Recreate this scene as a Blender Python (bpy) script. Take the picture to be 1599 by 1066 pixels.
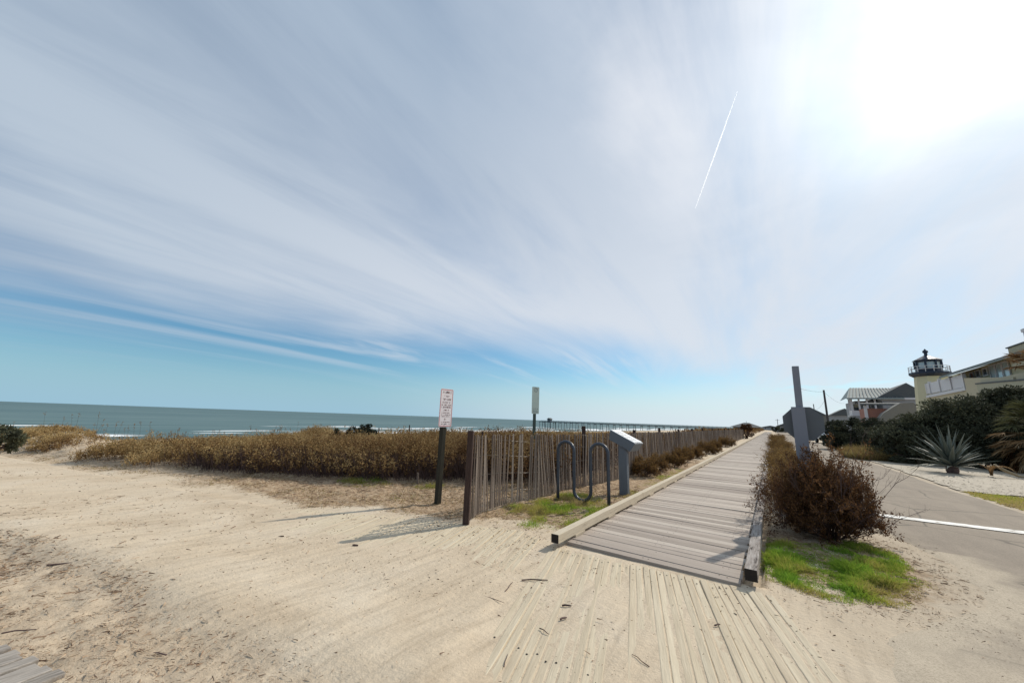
import bpy, math, random
import numpy as np
from mathutils import Vector, Matrix
random.seed(7); rng = np.random.default_rng(7)
for o in list(bpy.data.objects): bpy.data.objects.remove(o)
S = bpy.context.scene; COL = S.collection
rad = math.radians
# ------------------------------------------------------------------ camera
# world: +Y runs along the boardwalk, +X is landward, the sea lies towards -X
FPX, PW, PH, EYE = 575.0, 1599.0, 1066.0, 1.5
PITCH, ROLL, YAW = rad(11.903), rad(2.03), rad(34.949)
cam = bpy.data.cameras.new('camera'); cam_ob = bpy.data.objects.new('camera', cam); COL.objects.link(cam_ob)
cam.sensor_width = 36.0; cam.lens = 36.0*FPX/PW; cam.clip_start = 0.05; cam.clip_end = 60000
CR = Matrix.Rotation(YAW, 3, 'Z') @ Matrix.Rotation(math.pi/2+PITCH, 3, 'X') @ Matrix.Rotation(ROLL, 3, 'Z')
cam_ob.matrix_world = Matrix.Translation((0, 0, EYE)) @ CR.to_4x4()
S.camera = cam_ob
S.render.resolution_x, S.render.resolution_y = 1024, 682
S.render.engine = 'CYCLES'
# survey helpers: where a sight line meets the ground / a vertical plane
def ray(x, y):
    v = CR @ Vector(((x-(PW/2))/FPX, -(y-PH/2)/FPX, -1)); return v.normalized()
def G(x, y, z=0.0):
    v = ray(x, y); t = (z-EYE)/v.z; return Vector((v.x*t, v.y*t, z))
def PX(x, y, x0):
    v = ray(x, y); t = x0/v.x; return Vector((x0, v.y*t, EYE+v.z*t))
def PY(x, y, y0):
    v = ray(x, y); t = y0/v.y; return Vector((v.x*t, y0, EYE+v.z*t))
# ------------------------------------------------------------------ light
SUN_EL, SUN_AZ = rad(38.2), rad(20.5)          # azimuth clockwise from +Y
sdir = Vector((math.sin(SUN_AZ)*math.cos(SUN_EL), math.cos(SUN_AZ)*math.cos(SUN_EL), math.sin(SUN_EL)))
sl = bpy.data.lights.new('sun', 'SUN'); sl.energy = 3.6; sl.angle = rad(0.6); sl.color = (1, 0.93, 0.82)
so = bpy.data.objects.new('sun', sl); COL.objects.link(so); so.location = (20, 60, 60)
so.rotation_euler = sdir.to_track_quat('Z', 'Y').to_euler()
S.view_settings.view_transform = 'Standard'; S.view_settings.look = 'None'
S.view_settings.exposure = 0.0; S.view_settings.gamma = 1.0
# ------------------------------------------------------------------ sky
W = bpy.data.worlds.new('World'); S.world = W; W.use_nodes = True
nt = W.node_tree; nt.nodes.clear()
def N(t, **k):
    n = nt.nodes.new(t)
    for a, b in k.items():
        if a == 'ins':
            for i, v in b.items():
                if hasattr(v, 'is_output'): nt.links.new(v, n.inputs[i])
                else: n.inputs[i].default_value = v
        else: setattr(n, a, b)
    return n
def MA(op, a, b=None, c=None, clamp=False):
    n = nt.nodes.new('ShaderNodeMath'); n.operation = op; n.use_clamp = clamp
    for i, v in enumerate((a, b, c)):
        if v is None: continue
        if hasattr(v, 'is_output'): nt.links.new(v, n.inputs[i])
        else: n.inputs[i].default_value = v
    return n.outputs[0]
def VD(a, v):
    n = nt.nodes.new('ShaderNodeVectorMath'); n.operation = 'DOT_PRODUCT'
    nt.links.new(a, n.inputs[0]); n.inputs[1].default_value = v; return n.outputs['Value']
def MR(v, a, b, c=0.0, d=1.0, smooth=True):
    n = nt.nodes.new('ShaderNodeMapRange'); n.interpolation_type = 'SMOOTHSTEP' if smooth else 'LINEAR'
    nt.links.new(v, n.inputs[0])
    for i, q in enumerate((a, b, c, d)): n.inputs[i+1].default_value = q
    return n.outputs[0]
def MIX(f, a, b, mode='MIX'):
    n = nt.nodes.new('ShaderNodeMix'); n.data_type = 'RGBA'; n.blend_type = mode
    for i, v in ((0, f), (6, a), (7, b)):
        if hasattr(v, 'is_output'): nt.links.new(v, n.inputs[i])
        else: n.inputs[i].default_value = v if not isinstance(v, tuple) else (*v, 1)
    return n.outputs[2]
def RAMP(v, stops):
    n = nt.nodes.new('ShaderNodeValToRGB'); nt.links.new(v, n.inputs[0]); e = n.color_ramp.elements
    while len(e) < len(stops): e.new(0.5)
    for q, (p, c) in zip(e, stops): q.position = p; q.color = (*c, 1) if len(c) == 3 else c
    return n.outputs[0]
tc = N('ShaderNodeTexCoord').outputs['Generated']
dv = N('ShaderNodeVectorMath', operation='NORMALIZE', ins={0: tc}).outputs[0]
sep = N('ShaderNodeSeparateXYZ', ins={0: dv})
zc = MA('MAXIMUM', sep.outputs[2], 0.0)
sky = N('ShaderNodeTexSky', sky_type='NISHITA', sun_disc=False, sun_elevation=SUN_EL, sun_rotation=SUN_AZ,
        air_density=1.0, dust_density=0.6, ozone_density=2.0, altitude=0.0).outputs[0]
skyc = MIX(1.0, sky, (0.085, 0.085, 0.085), 'MULTIPLY')
skyc = MIX(1.0, skyc, (0.70, 1.10, 1.27), 'MULTIPLY')
# high cirrus, laid on a plane overhead and combed along one wind direction
den = MA('ADD', zc, 0.10)
pl = N('ShaderNodeCombineXYZ', ins={0: MA('DIVIDE', sep.outputs[0], den), 1: MA('DIVIDE', sep.outputs[1], den)}).outputs[0]
def noise(vec, scale, detail=6, rough=0.55, dist=0.0):
    n = N('ShaderNodeTexNoise', ins={0: vec}); n.inputs['Scale'].default_value = scale
    n.inputs['Detail'].default_value = detail; n.inputs['Roughness'].default_value = rough; n.inputs['Distortion'].default_value = dist
    return n.outputs[0]
def mapv(vec, rot, sc, loc=(0, 0, 0)):
    n = N('ShaderNodeMapping', ins={0: vec}); n.inputs[1].default_value = loc; n.inputs[2].default_value = (0, 0, rot); n.inputs[3].default_value = sc
    return n.outputs[0]
st1 = noise(mapv(pl, rad(14), (1.0, 0.16, 1)), 1.5, 7, 0.6, 0.6)
st2 = noise(mapv(pl, rad(6), (1.0, 0.30, 1), (3, 1, 0)), 0.7, 5, 0.5, 0.9)
puf = noise(mapv(pl, rad(-20), (1.0, 0.8, 1), (7, 2, 0)), 1.3, 6, 0.55, 0.5)
a1, a2 = ray(0, 455), ray(1000, 582)
nrm = a1.cross(a2).normalized()
if nrm.z < 0: nrm = -nrm
side = VD(dv, tuple(nrm))
edge = MA('ADD', side, MA('MULTIPLY', MA('SUBTRACT', st2, 0.5), 0.30))
deck = MR(edge, -0.06, 0.10)
wisp = MA('MULTIPLY', MR(st1, 0.46, 0.70), MR(zc, 0.03, 0.16))
rightside = MA('MULTIPLY', MR(sep.outputs[0], -0.30, 0.15, 0.0, 0.9), MR(puf, 0.30, 0.5))
cov = MA('MAXIMUM', MA('MULTIPLY', MA('MAXIMUM', deck, rightside), MR(st1, 0.28, 0.60, 0.66, 1.0)), MA('MULTIPLY', wisp, 0.62))
cosun = VD(dv, tuple(sdir)); cosveil = VD(dv, tuple(Vector((math.sin(rad(24))*math.cos(rad(40)), math.cos(rad(24))*math.cos(rad(40)), math.sin(rad(40))))))   # thin veil, brightest a little landward of the sun
tone = MA('ADD', cosveil, MA('MULTIPLY', MA('SUBTRACT', puf, 0.5), 0.26))
tone = MA('ADD', tone, MA('MULTIPLY', MA('SUBTRACT', st1, 0.5), 0.26))
ccol = RAMP(MR(tone, -1.0, 1.0, smooth=False), [(0.0, (0.17, 0.25, 0.38)), (0.32, (0.22, 0.31, 0.44)), (0.47, (0.43, 0.53, 0.64)), (0.68, (0.44, 0.535, 0.65)), (0.83, (0.39, 0.485, 0.61)), (0.92, (0.52, 0.60, 0.71)), (0.965, (0.75, 0.79, 0.86)), (1.0, (0.90, 0.92, 0.95))])
lowlit = MA('MULTIPLY', MR(zc, 0.84, 0.16, 0.0, 0.98), MR(cosveil, -0.35, 0.65, 0.25, 1.0))
ccol = MIX(lowlit, ccol, (0.73, 0.775, 0.84))
sm = MIX(MA('MULTIPLY', cov, 0.93), skyc, ccol)
band = MR(zc, 0.0, 0.15, 0.92, 0.0)            # pale marine haze low over the horizon
warm = MR(cosun, 0.15, 0.8)
sm = MIX(band, sm, MIX(warm, (0.34, 0.55, 0.69), (0.72, 0.81, 0.88)))
glow = MA('POWER', MA('MAXIMUM', cosveil, 0.0), 14.0)
glow2 = MA('POWER', MA('MAXIMUM', cosveil, 0.0), 70.0)
gl = MA('MULTIPLY', MA('ADD', MA('MULTIPLY', glow, 0.12), MA('MULTIPLY', glow2, 0.60)), MR(puf, 0.25, 0.7, 0.55, 1.15))
sm = MIX(1.0, sm, N('ShaderNodeCombineColor', ins={0: gl, 1: gl, 2: gl}).outputs[0], 'ADD')
sm = MIX(MR(cosveil, -0.25, -0.75, 0.0, 0.35), sm, (0.16, 0.24, 0.36))
bg = N('ShaderNodeBackground', ins={0: sm, 1: 1.0})
nt.links.new(bg.outputs[0], N('ShaderNodeOutputWorld').inputs[0])

# ------------------------------------------------------------------ materials
MATS = {}
def mat(name, col=(0.5, 0.5, 0.5), rough=0.8, spec=0.3, ramp=None, nscale=8.0, nvec=(1, 1, 1), detail=6, bump=0.0, bscale=60.0,
        tone=None, trans=0.0, metal=0.0, tmix=0.5, var=0.15, bdist=0.01):
    """Principled material: noise ramp (or colour with mottling) optionally blended with a per-element 'tone' ramp."""
    global nt
    m = bpy.data.materials.new(name); m.use_nodes = True; nt = m.node_tree; nt.nodes.clear()
    oc = N('ShaderNodeTexCoord').outputs['Object']
    mp = mapv(oc, 0, nvec)
    nz = noise(mp, nscale, detail, 0.6)
    if ramp: c = RAMP(nz, ramp)
    else: c = MIX(nz, tuple(x*(1-var) for x in col), tuple(min(1, x*(1+var)) for x in col))
    if tone:
        at = N('ShaderNodeAttribute', attribute_name='tone')
        tcx = RAMP(at.outputs['Fac'], tone)
        c = MIX(tmix, c, tcx) if (ramp or tmix < 1) else tcx
        if tmix >= 1: c = MIX(0.35, tcx, MIX(nz, (0.55, 0.55, 0.55), (1.45, 1.45, 1.45)), 'MULTIPLY')
    p = N('ShaderNodeBsdfPrincipled', ins={'Base Color': c, 'Roughness': rough, 'Specular IOR Level': spec, 'Metallic': metal})
    if bump:
        b = N('ShaderNodeBump'); b.inputs['Strength'].default_value = bump; b.inputs['Distance'].default_value = bdist
        nt.links.new(noise(mapv(oc, 0, nvec), bscale, 8, 0.65), b.inputs['Height']); nt.links.new(b.outputs[0], p.inputs['Normal'])
    out = N('ShaderNodeOutputMaterial')
    if trans:
        t = N('ShaderNodeBsdfTranslucent', ins={0: c}); mx = N('ShaderNodeMixShader', ins={0: trans, 1: p.outputs[0], 2: t.outputs[0]})
        nt.links.new(mx.outputs[0], out.inputs[0])
    else: nt.links.new(p.outputs[0], out.inputs[0])
    MATS[name] = m
    return m
def rampc(*cs): return [(i/(len(cs)-1), c) for i, c in enumerate(cs)]
deck_wood = mat('deck_wood', ramp=[(0.25, (0.24, 0.20, 0.165)), (0.5, (0.40, 0.34, 0.285)), (0.75, (0.53, 0.465, 0.395))], nscale=3, nvec=(1.2, 26, 8), tone=rampc((0.27, 0.225, 0.19), (0.44, 0.375, 0.32), (0.62, 0.55, 0.465)), tmix=0.6, bump=0.5, bscale=6, bdist=0.006, spec=0.15)
kerb_wood = mat('kerb_wood', ramp=[(0.3, (0.13, 0.10, 0.07)), (0.38, (0.44, 0.37, 0.275)), (0.7, (0.60, 0.52, 0.395))], nscale=3, nvec=(22, 1.3, 22), tone=rampc((0.30, 0.25, 0.19), (0.54, 0.47, 0.355), (0.66, 0.58, 0.44)), tmix=0.4, bump=0.35, bscale=4, bdist=0.004, spec=0.15)
old_kerb = mat('old_kerb_wood', ramp=[(0.34, (0.06, 0.05, 0.045)), (0.44, (0.30, 0.26, 0.23)), (0.7, (0.48, 0.44, 0.40))], nscale=3.2, nvec=(16, 1.6, 16), bump=0.9, bscale=5, bdist=0.02, spec=0.1)
dark_end = mat('near_black', (0.025, 0.02, 0.017), 0.9)  # plain near-black for timber ends, joists, nail heads and the gap sheet
path_wood = mat('sanded_wood', ramp=[(0.3, (0.44, 0.36, 0.255)), (0.5, (0.56, 0.475, 0.345)), (0.66, (0.66, 0.575, 0.43))], nscale=3, nvec=(9, 0.7, 5), tone=rampc((0.50, 0.41, 0.295), (0.56, 0.475, 0.34), (0.61, 0.53, 0.395)), tmix=0.5, bump=0.9, bscale=9, bdist=0.006, spec=0.1)
grey_wood = mat('grey_boards', ramp=[(0.3, (0.13, 0.125, 0.115)), (0.5, (0.27, 0.26, 0.235)), (0.7, (0.42, 0.405, 0.37))], nscale=3, nvec=(14, 0.8, 5), bump=0.5, bscale=8, bdist=0.006, spec=0.1)
slat_wood = mat('slat_wood', ramp=[(0.3, (0.11, 0.082, 0.068)), (0.6, (0.24, 0.195, 0.165))], nscale=4, nvec=(10, 10, 1), tone=rampc((0.06, 0.045, 0.035), (0.165, 0.13, 0.105), (0.32, 0.27, 0.225)), tmix=0.75, spec=0.15)
post_wood = mat('dark_post_wood', ramp=[(0.3, (0.035, 0.022, 0.02)), (0.7, (0.085, 0.055, 0.045))], nscale=4, nvec=(18, 18, 1.5), bump=0.5, bscale=7, spec=0.15)
sign_post = mat('sign_post_wood', ramp=[(0.3, (0.018, 0.017, 0.013)), (0.7, (0.058, 0.054, 0.04))], nscale=4, nvec=(18, 18, 1.2), bump=0.4, bscale=7, spec=0.15)
green_metal = mat('green_steel', (0.05, 0.075, 0.06), 0.5, 0.4)
wire_m = mat('wire', (0.16, 0.14, 0.12), 0.5, 0.4, metal=0.4)
black_steel = mat('black_steel', (0.045, 0.056, 0.075), 0.38, 0.5, nscale=14, var=0.4)
grey_paint = mat('grey_paint', (0.135, 0.155, 0.178), 0.5, 0.35, var=0.07)
white_sign = mat('sign_white', (0.84, 0.77, 0.77), 0.45, 0.4, var=0.02)
panel_white = mat('panel_white', (0.85, 0.85, 0.83), 0.35, 0.5, var=0.03)
red_edge = mat('sign_red', (0.50, 0.15, 0.16), 0.5, 0.3)
ink = mat('sign_ink', (0.25, 0.15, 0.14), 0.6, 0.2)
grey_ink = mat('grey_ink', (0.20, 0.22, 0.24), 0.6, 0.2)
pale_green = mat('pale_green', (0.55, 0.64, 0.56), 0.45, 0.35, var=0.04, nscale=3)
white_post = mat('weathered_white', (0.21, 0.22, 0.255), 0.6, 0.3, var=0.1, nscale=3)
alu_back = mat('sign_back', (0.12, 0.13, 0.14), 0.5, 0.4, metal=0.15, var=0.06)
paint_line = mat('road_paint', ramp=[(0.36, (0.36, 0.32, 0.265)), (0.44, (0.66, 0.63, 0.57)), (0.52, (0.80, 0.78, 0.73)), (0.8, (0.84, 0.82, 0.78))], nscale=7, detail=10)
cream = mat('cream_wall', (0.60, 0.56, 0.38), 0.8, 0.2, var=0.05)
beige = mat('beige_wall', (0.50, 0.45, 0.32), 0.8, 0.2, var=0.06)
olive = mat('olive_wall', (0.42, 0.40, 0.29), 0.8, 0.2, var=0.06)
white_trim = mat('white_trim', (0.62, 0.61, 0.62), 0.55, 0.3, var=0.04)
navy = mat('navy_metal', (0.02, 0.03, 0.055), 0.45, 0.4)
dark_roof = mat('dark_roof', ramp=[(0.3, (0.07, 0.08, 0.085)), (0.7, (0.12, 0.13, 0.135))], nscale=3, nvec=(1, 1, 12))
metal_roof = mat('metal_roof', (0.24, 0.285, 0.285), 0.75, 0.15, metal=0.0, var=0.08)
grey_wall = mat('grey_siding', ramp=[(0.3, (0.27, 0.28, 0.29)), (0.7, (0.36, 0.37, 0.38))], nscale=4, nvec=(0.5, 0.5, 8))
dim_wall = mat('taupe_wall', (0.20, 0.195, 0.175), 0.8, 0.2)
salmon = mat('salmon_wall', (0.33, 0.16, 0.12), 0.8, 0.2)
glass = mat('window_glass', (0.05, 0.07, 0.09), 0.08, 0.7)
pale_glass = mat('pale_glass', (0.45, 0.55, 0.57), 0.12, 0.7)
pole_wood = mat('pole_wood', (0.07, 0.065, 0.065), 0.8, 0.2)
pier_wood = mat('pier_wood', (0.16, 0.185, 0.20), 0.85, 0.2)
car_white = mat('car_white', (0.75, 0.75, 0.75), 0.25, 0.5)
rubber = mat('rubber', (0.02, 0.02, 0.02), 0.8, 0.2)
# foliage
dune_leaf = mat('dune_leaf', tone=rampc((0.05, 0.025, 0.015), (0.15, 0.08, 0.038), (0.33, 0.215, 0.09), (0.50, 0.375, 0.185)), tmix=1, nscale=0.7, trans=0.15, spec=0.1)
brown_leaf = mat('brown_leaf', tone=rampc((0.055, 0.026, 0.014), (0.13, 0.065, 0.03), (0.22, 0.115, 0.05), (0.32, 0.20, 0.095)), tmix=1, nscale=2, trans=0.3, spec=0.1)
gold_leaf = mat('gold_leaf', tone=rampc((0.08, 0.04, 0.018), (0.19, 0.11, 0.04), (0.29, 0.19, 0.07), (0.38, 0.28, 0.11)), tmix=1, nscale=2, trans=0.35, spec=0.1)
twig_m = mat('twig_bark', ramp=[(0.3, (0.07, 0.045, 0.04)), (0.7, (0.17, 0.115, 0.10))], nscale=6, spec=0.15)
green_leaf = mat('dark_green_leaf', tone=rampc((0.035, 0.038, 0.028), (0.075, 0.08, 0.05), (0.13, 0.132, 0.075), (0.24, 0.21, 0.13)), tmix=1, nscale=1, trans=0.15, spec=0.12, rough=0.7)
grass_leaf = mat('grass_blade', tone=rampc((0.44, 0.34, 0.18), (0.46, 0.40, 0.11), (0.30, 0.40, 0.05), (0.22, 0.38, 0.045)), tmix=1, nscale=2, trans=0.4, spec=0.15)
tan_grass = mat('tan_grass', tone=rampc((0.16, 0.10, 0.05), (0.30, 0.22, 0.09), (0.40, 0.34, 0.14)), tmix=1, nscale=1, trans=0.35, spec=0.1)
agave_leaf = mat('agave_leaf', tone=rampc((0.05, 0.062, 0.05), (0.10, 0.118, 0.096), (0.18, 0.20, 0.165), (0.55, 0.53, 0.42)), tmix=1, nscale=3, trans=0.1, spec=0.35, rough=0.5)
dead_leaf = mat('dead_leaf', tone=rampc((0.14, 0.075, 0.035), (0.28, 0.17, 0.08), (0.46, 0.38, 0.25)), tmix=1, nscale=2, trans=0.2, spec=0.1)
debris_m = mat('dry_litter', tone=rampc((0.09, 0.055, 0.037), (0.24, 0.155, 0.10), (0.40, 0.29, 0.195), (0.58, 0.47, 0.34)), tmix=1, nscale=2, spec=0.1)

# ------------------------------------------------------------------ mesh building
class MB:
    def __init__(s): s.V = []; s.F = []; s.T = []; s.n = 0
    def add(s, V, F, tone=0.5):
        V = np.asarray(V, float).reshape(-1, 3)
        s.V.append(V); s.F.append(np.asarray(F, np.int64)+s.n)
        s.T.append(np.broadcast_to(np.asarray(tone, float), (len(V),))); s.n += len(V); return s
    def box(s, c, size, rot=None, tone=0.5, taper=1.0):
        h = np.array(size)/2
        V = np.array([[-1,-1,-1],[1,-1,-1],[1,1,-1],[-1,1,-1],[-1,-1,1],[1,-1,1],[1,1,1],[-1,1,1]])*h
        V[4:, :2] *= taper
        if rot is not None: V = V @ np.array(rot.to_matrix() if hasattr(rot, 'to_matrix') else rot).T
        return s.add(V+np.array(c), [[0,3,2,1],[4,5,6,7],[0,1,5,4],[1,2,6,5],[2,3,7,6],[3,0,4,7]], tone)
    def boxes(s, C, X, Y, Z, tone):
        """many boxes at once: centres C, half axes X, Y, Z (n,3)"""
        sg = np.array([[-1,-1,-1],[1,-1,-1],[1,1,-1],[-1,1,-1],[-1,-1,1],[1,-1,1],[1,1,1],[-1,1,1]])
        V = C[:, None]+sg[None, :, 0:1]*X[:, None]+sg[None, :, 1:2]*Y[:, None]+sg[None, :, 2:3]*Z[:, None]
        f = np.array([[0,3,2,1],[4,5,6,7],[0,1,5,4],[1,2,6,5],[2,3,7,6],[3,0,4,7]])
        F = (np.arange(len(C))*8)[:, None, None]+f[None]
        return s.add(V.reshape(-1, 3), F.reshape(-1, 4), np.repeat(tone, 8))
    def prism(s, poly, ax, a, b, tone=0.5):
        """polygon (2-D) extruded along axis ax from a to b"""
        n = len(poly); V = []
        for q in (a, b):
            for u, v in poly:
                p = [u, v]; p.insert(ax, q); V.append(p)
        s.V.append(np.array(V, float)); s.T.append(np.full(2*n, tone))
        s.F.append([[i+s.n, (i+1) % n+s.n, (i+1) % n+n+s.n, i+n+s.n] for i in range(n)])
        s.F.append([[i+s.n for i in range(n)][::-1], [i+n+s.n for i in range(n)]]); s.n += 2*n; return s
    def tube(s, P, r, seg=8, tone=0.5):
        P = [Vector(p) for p in P]; R = r if hasattr(r, '__len__') else [r]*len(P)
        t0 = (P[1]-P[0]).normalized(); u = t0.orthogonal().normalized(); V = []
        for i, p in enumerate(P):
            t = (P[min(i+1, len(P)-1)]-P[max(i-1, 0)]).normalized()
            u = (u-t*u.dot(t)).normalized(); w = t.cross(u)
            for k in range(seg):
                a = 2*math.pi*k/seg; V.append(p+(u*math.cos(a)+w*math.sin(a))*R[i])
        F = [[i*seg+k, i*seg+(k+1) % seg, (i+1)*seg+(k+1) % seg, (i+1)*seg+k] for i in range(len(P)-1) for k in range(seg)]
        n0 = s.n; s.add(V, F, tone)
        s.F.append([[n0+k for k in range(seg)][::-1], [n0+(len(P)-1)*seg+k for k in range(seg)]]); return s
    def lathe(s, prof, c=(0, 0, 0), seg=16, tone=0.5, rot=0):
        V = [(c[0]+r*math.cos(2*math.pi*k/seg+rot), c[1]+r*math.sin(2*math.pi*k/seg+rot), c[2]+z) for r, z in prof for k in range(seg)]
        F = [[i*seg+k, i*seg+(k+1) % seg, (i+1)*seg+(k+1) % seg, (i+1)*seg+k] for i in range(len(prof)-1) for k in range(seg)]
        n0 = s.n; s.add(V, F, tone); s.F.append([[n0+(len(prof)-1)*seg+k for k in range(seg)]]); return s
    def leaves(s, C, D, size, width, tone, nrm=None):
        """kite-shaped leaves at C pointing along D"""
        n = len(C); D = D/np.linalg.norm(D, axis=1, keepdims=True)
        q = rng.normal(size=(n, 3)) if nrm is None else nrm
        w = np.cross(D, q); w /= np.linalg.norm(w, axis=1, keepdims=True)+1e-9
        size = np.broadcast_to(size, (n,))[:, None]; width = np.broadcast_to(width, (n,))[:, None]
        up = np.cross(w, D)*size*0.10
        V = np.stack([C, C+D*size*0.45+w*width/2+up, C+D*size, C+D*size*0.45-w*width/2+up], 1)
        F = np.arange(n*4).reshape(n, 4); return s.add(V.reshape(-1, 3), F, np.repeat(np.broadcast_to(tone, (n,)), 4))
    def blades(s, B, D, L, w, droop, tone):
        """bent tapered blades"""
        n = len(B); D = D/np.linalg.norm(D, axis=1, keepdims=True)
        L = np.broadcast_to(L, (n,))[:, None]; w = np.broadcast_to(w, (n,))[:, None]; dr = np.broadcast_to(droop, (n,))[:, None]
        sd = np.cross(D, rng.normal(size=(n, 3))); sd /= np.linalg.norm(sd, axis=1, keepdims=True)+1e-9
        g = np.array([0, 0, -1.0]); M = B+D*L*0.55+g*L*dr*0.15; T = B+D*L+g*L*dr*0.6
        V = np.stack([B-sd*w/2, B+sd*w/2, M+sd*w*0.36, M-sd*w*0.36, T+sd*w*0.06, T-sd*w*0.06], 1)
        f = np.array([[0, 1, 2, 3], [3, 2, 4, 5]]); F = (np.arange(n)*6)[:, None, None]+f[None]
        return s.add(V.reshape(-1, 3), F.reshape(-1, 4), np.repeat(np.broadcast_to(tone, (n,)), 6))
    def sticks(s, A, B, ra, rb, tone=0.5):
        """many thin three-sided tapering rods A->B"""
        n = len(A); D = B-A; D = D/(np.linalg.norm(D, axis=1, keepdims=True)+1e-9)
        u = np.cross(D, np.array([0.31, 0.77, 0.2])); u /= np.linalg.norm(u, axis=1, keepdims=True)+1e-9; w = np.cross(D, u)
        ra = np.broadcast_to(ra, (n,))[:, None]; rb = np.broadcast_to(rb, (n,))[:, None]; R = []
        for P, r in ((A, ra), (B, rb)):
            for k in range(3):
                a = 2*math.pi*k/3; R.append(P+(u*math.cos(a)+w*math.sin(a))*r)
        V = np.stack(R, 1); f = np.array([[0, 1, 4, 3], [1, 2, 5, 4], [2, 0, 3, 5]])
        F = (np.arange(n)*6)[:, None, None]+f[None]
        return s.add(V.reshape(-1, 3), F.reshape(-1, 4), np.repeat(np.broadcast_to(tone, (n,)), 6))
    def build(s, name, m, parent=None, smooth=False, bevel=0, loc=None):
        me = bpy.data.meshes.new(name); V = np.concatenate(s.V)
        me.vertices.add(len(V)); me.vertices.foreach_set('co', V.astype(np.float32).ravel())
        lp, lt = [], []
        for F in s.F:
            if isinstance(F, np.ndarray): lp.append(F.ravel()); lt.append(np.full(len(F), F.shape[1]))
            else:
                for f in F: lp.append(np.array(f)); lt.append(np.array([len(f)]))
        lp = np.concatenate(lp).astype(np.int32); lt = np.concatenate(lt).astype(np.int32)
        me.loops.add(len(lp)); me.loops.foreach_set('vertex_index', lp)
        me.polygons.add(len(lt)); me.polygons.foreach_set('loop_start', np.concatenate([[0], np.cumsum(lt)[:-1]]).astype(np.int32))
        me.polygons.foreach_set('use_smooth', np.full(len(lt), bool(smooth)))
        me.update(calc_edges=True)
        a = me.attributes.new('tone', 'FLOAT', 'POINT'); a.data.foreach_set('value', np.clip(np.concatenate(s.T), 0, 1).astype(np.float32))
        me.materials.append(m); me.validate()
        o = bpy.data.objects.new(name, me); COL.objects.link(o)
        if parent: o.parent = parent
        if loc is not None: o.location = loc
        if bevel:
            b = o.modifiers.new('bevel', 'BEVEL'); b.width = bevel; b.segments = 2; b.limit_method = 'ANGLE'
        return o
def thing(name, label, cat, loc=(0, 0, 0), rz=0, group=None):
    o = bpy.data.objects.new(name, None); COL.objects.link(o); o.location = loc; o.rotation_euler = (0, 0, rz); o.empty_display_size = 0.2
    return tag(o, label, cat, group)
def tag(o, label, cat, group=None, kind=None):
    o['label'] = label; o['category'] = cat
    if group: o['group'] = group
    if kind: o['kind'] = kind
    return o
def struct(o): o['kind'] = 'structure'; return o
def dup(root, loc, rz=0, sc=1.0, label=None):
    r = root.copy(); COL.objects.link(r); r.location = loc; r.rotation_euler = (0, 0, rz); r.scale = (sc if hasattr(sc, '__len__') else (sc, sc, sc))
    if label: r['label'] = label
    for ch in list(root.children):
        c = ch.copy(); COL.objects.link(c); c.parent = r
        for g in list(ch.children):
            d = g.copy(); COL.objects.link(d); d.parent = c
    return r
# ------------------------------------------------------------------ value noise on arrays
def vnoise(x, y, seed=0):
    xi, yi = np.floor(x).astype(np.int64), np.floor(y).astype(np.int64); xf, yf = x-xi, y-yi
    def h(a, b):
        k = (a*374761393+b*668265263+seed*974634777) & 0xffffffff
        k = ((k ^ (k >> 13))*1274126177) & 0xffffffff
        return ((k ^ (k >> 16)) & 0xffff)/65535.0
    u, v = xf*xf*(3-2*xf), yf*yf*(3-2*yf)
    return (h(xi, yi)*(1-u)+h(xi+1, yi)*u)*(1-v)+(h(xi, yi+1)*(1-u)+h(xi+1, yi+1)*u)*v
def fnoise(x, y, oct=4, seed=0):
    t, a, n = 0, 0.5, 0
    for i in range(oct): t = t+a*vnoise(x*2**i, y*2**i, seed+i*7); n += a; a *= 0.5
    return t/n
def sstep(a, b, x): t = np.clip((x-a)/(b-a), 0, 1); return t*t*(3-2*t)
def polydist(x, y, P):
    """signed distance to polyline P: also which side is not needed"""
    d = np.full(np.shape(x), 1e9)
    for (ax, ay), (bx, by) in zip(P[:-1], P[1:]):
        L2 = (bx-ax)**2+(by-ay)**2; t = np.clip(((x-ax)*(bx-ax)+(y-ay)*(by-ay))/L2, 0, 1)
        d = np.minimum(d, np.hypot(x-ax-t*(bx-ax), y-ay-t*(by-ay)))
    return d
# front edge of the dune vegetation (y as function of x), then the fence side
def veg_front(x):
    return np.interp(x, [-45, -30, -20.5, -16, -11.7, -7.4, -6.4, -5.3, -4.4], [-6, -2.0, 0.9, 2.0, 3.5, 5.8, 6.5, 7.6, 9.5])
def veg_in(x, y): return (x < -4.3)*sstep(-0.2, 0.5, y-veg_front(x)+(fnoise(x*0.9, y*0.9, 3, 5)-0.5)*1.4)
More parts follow.
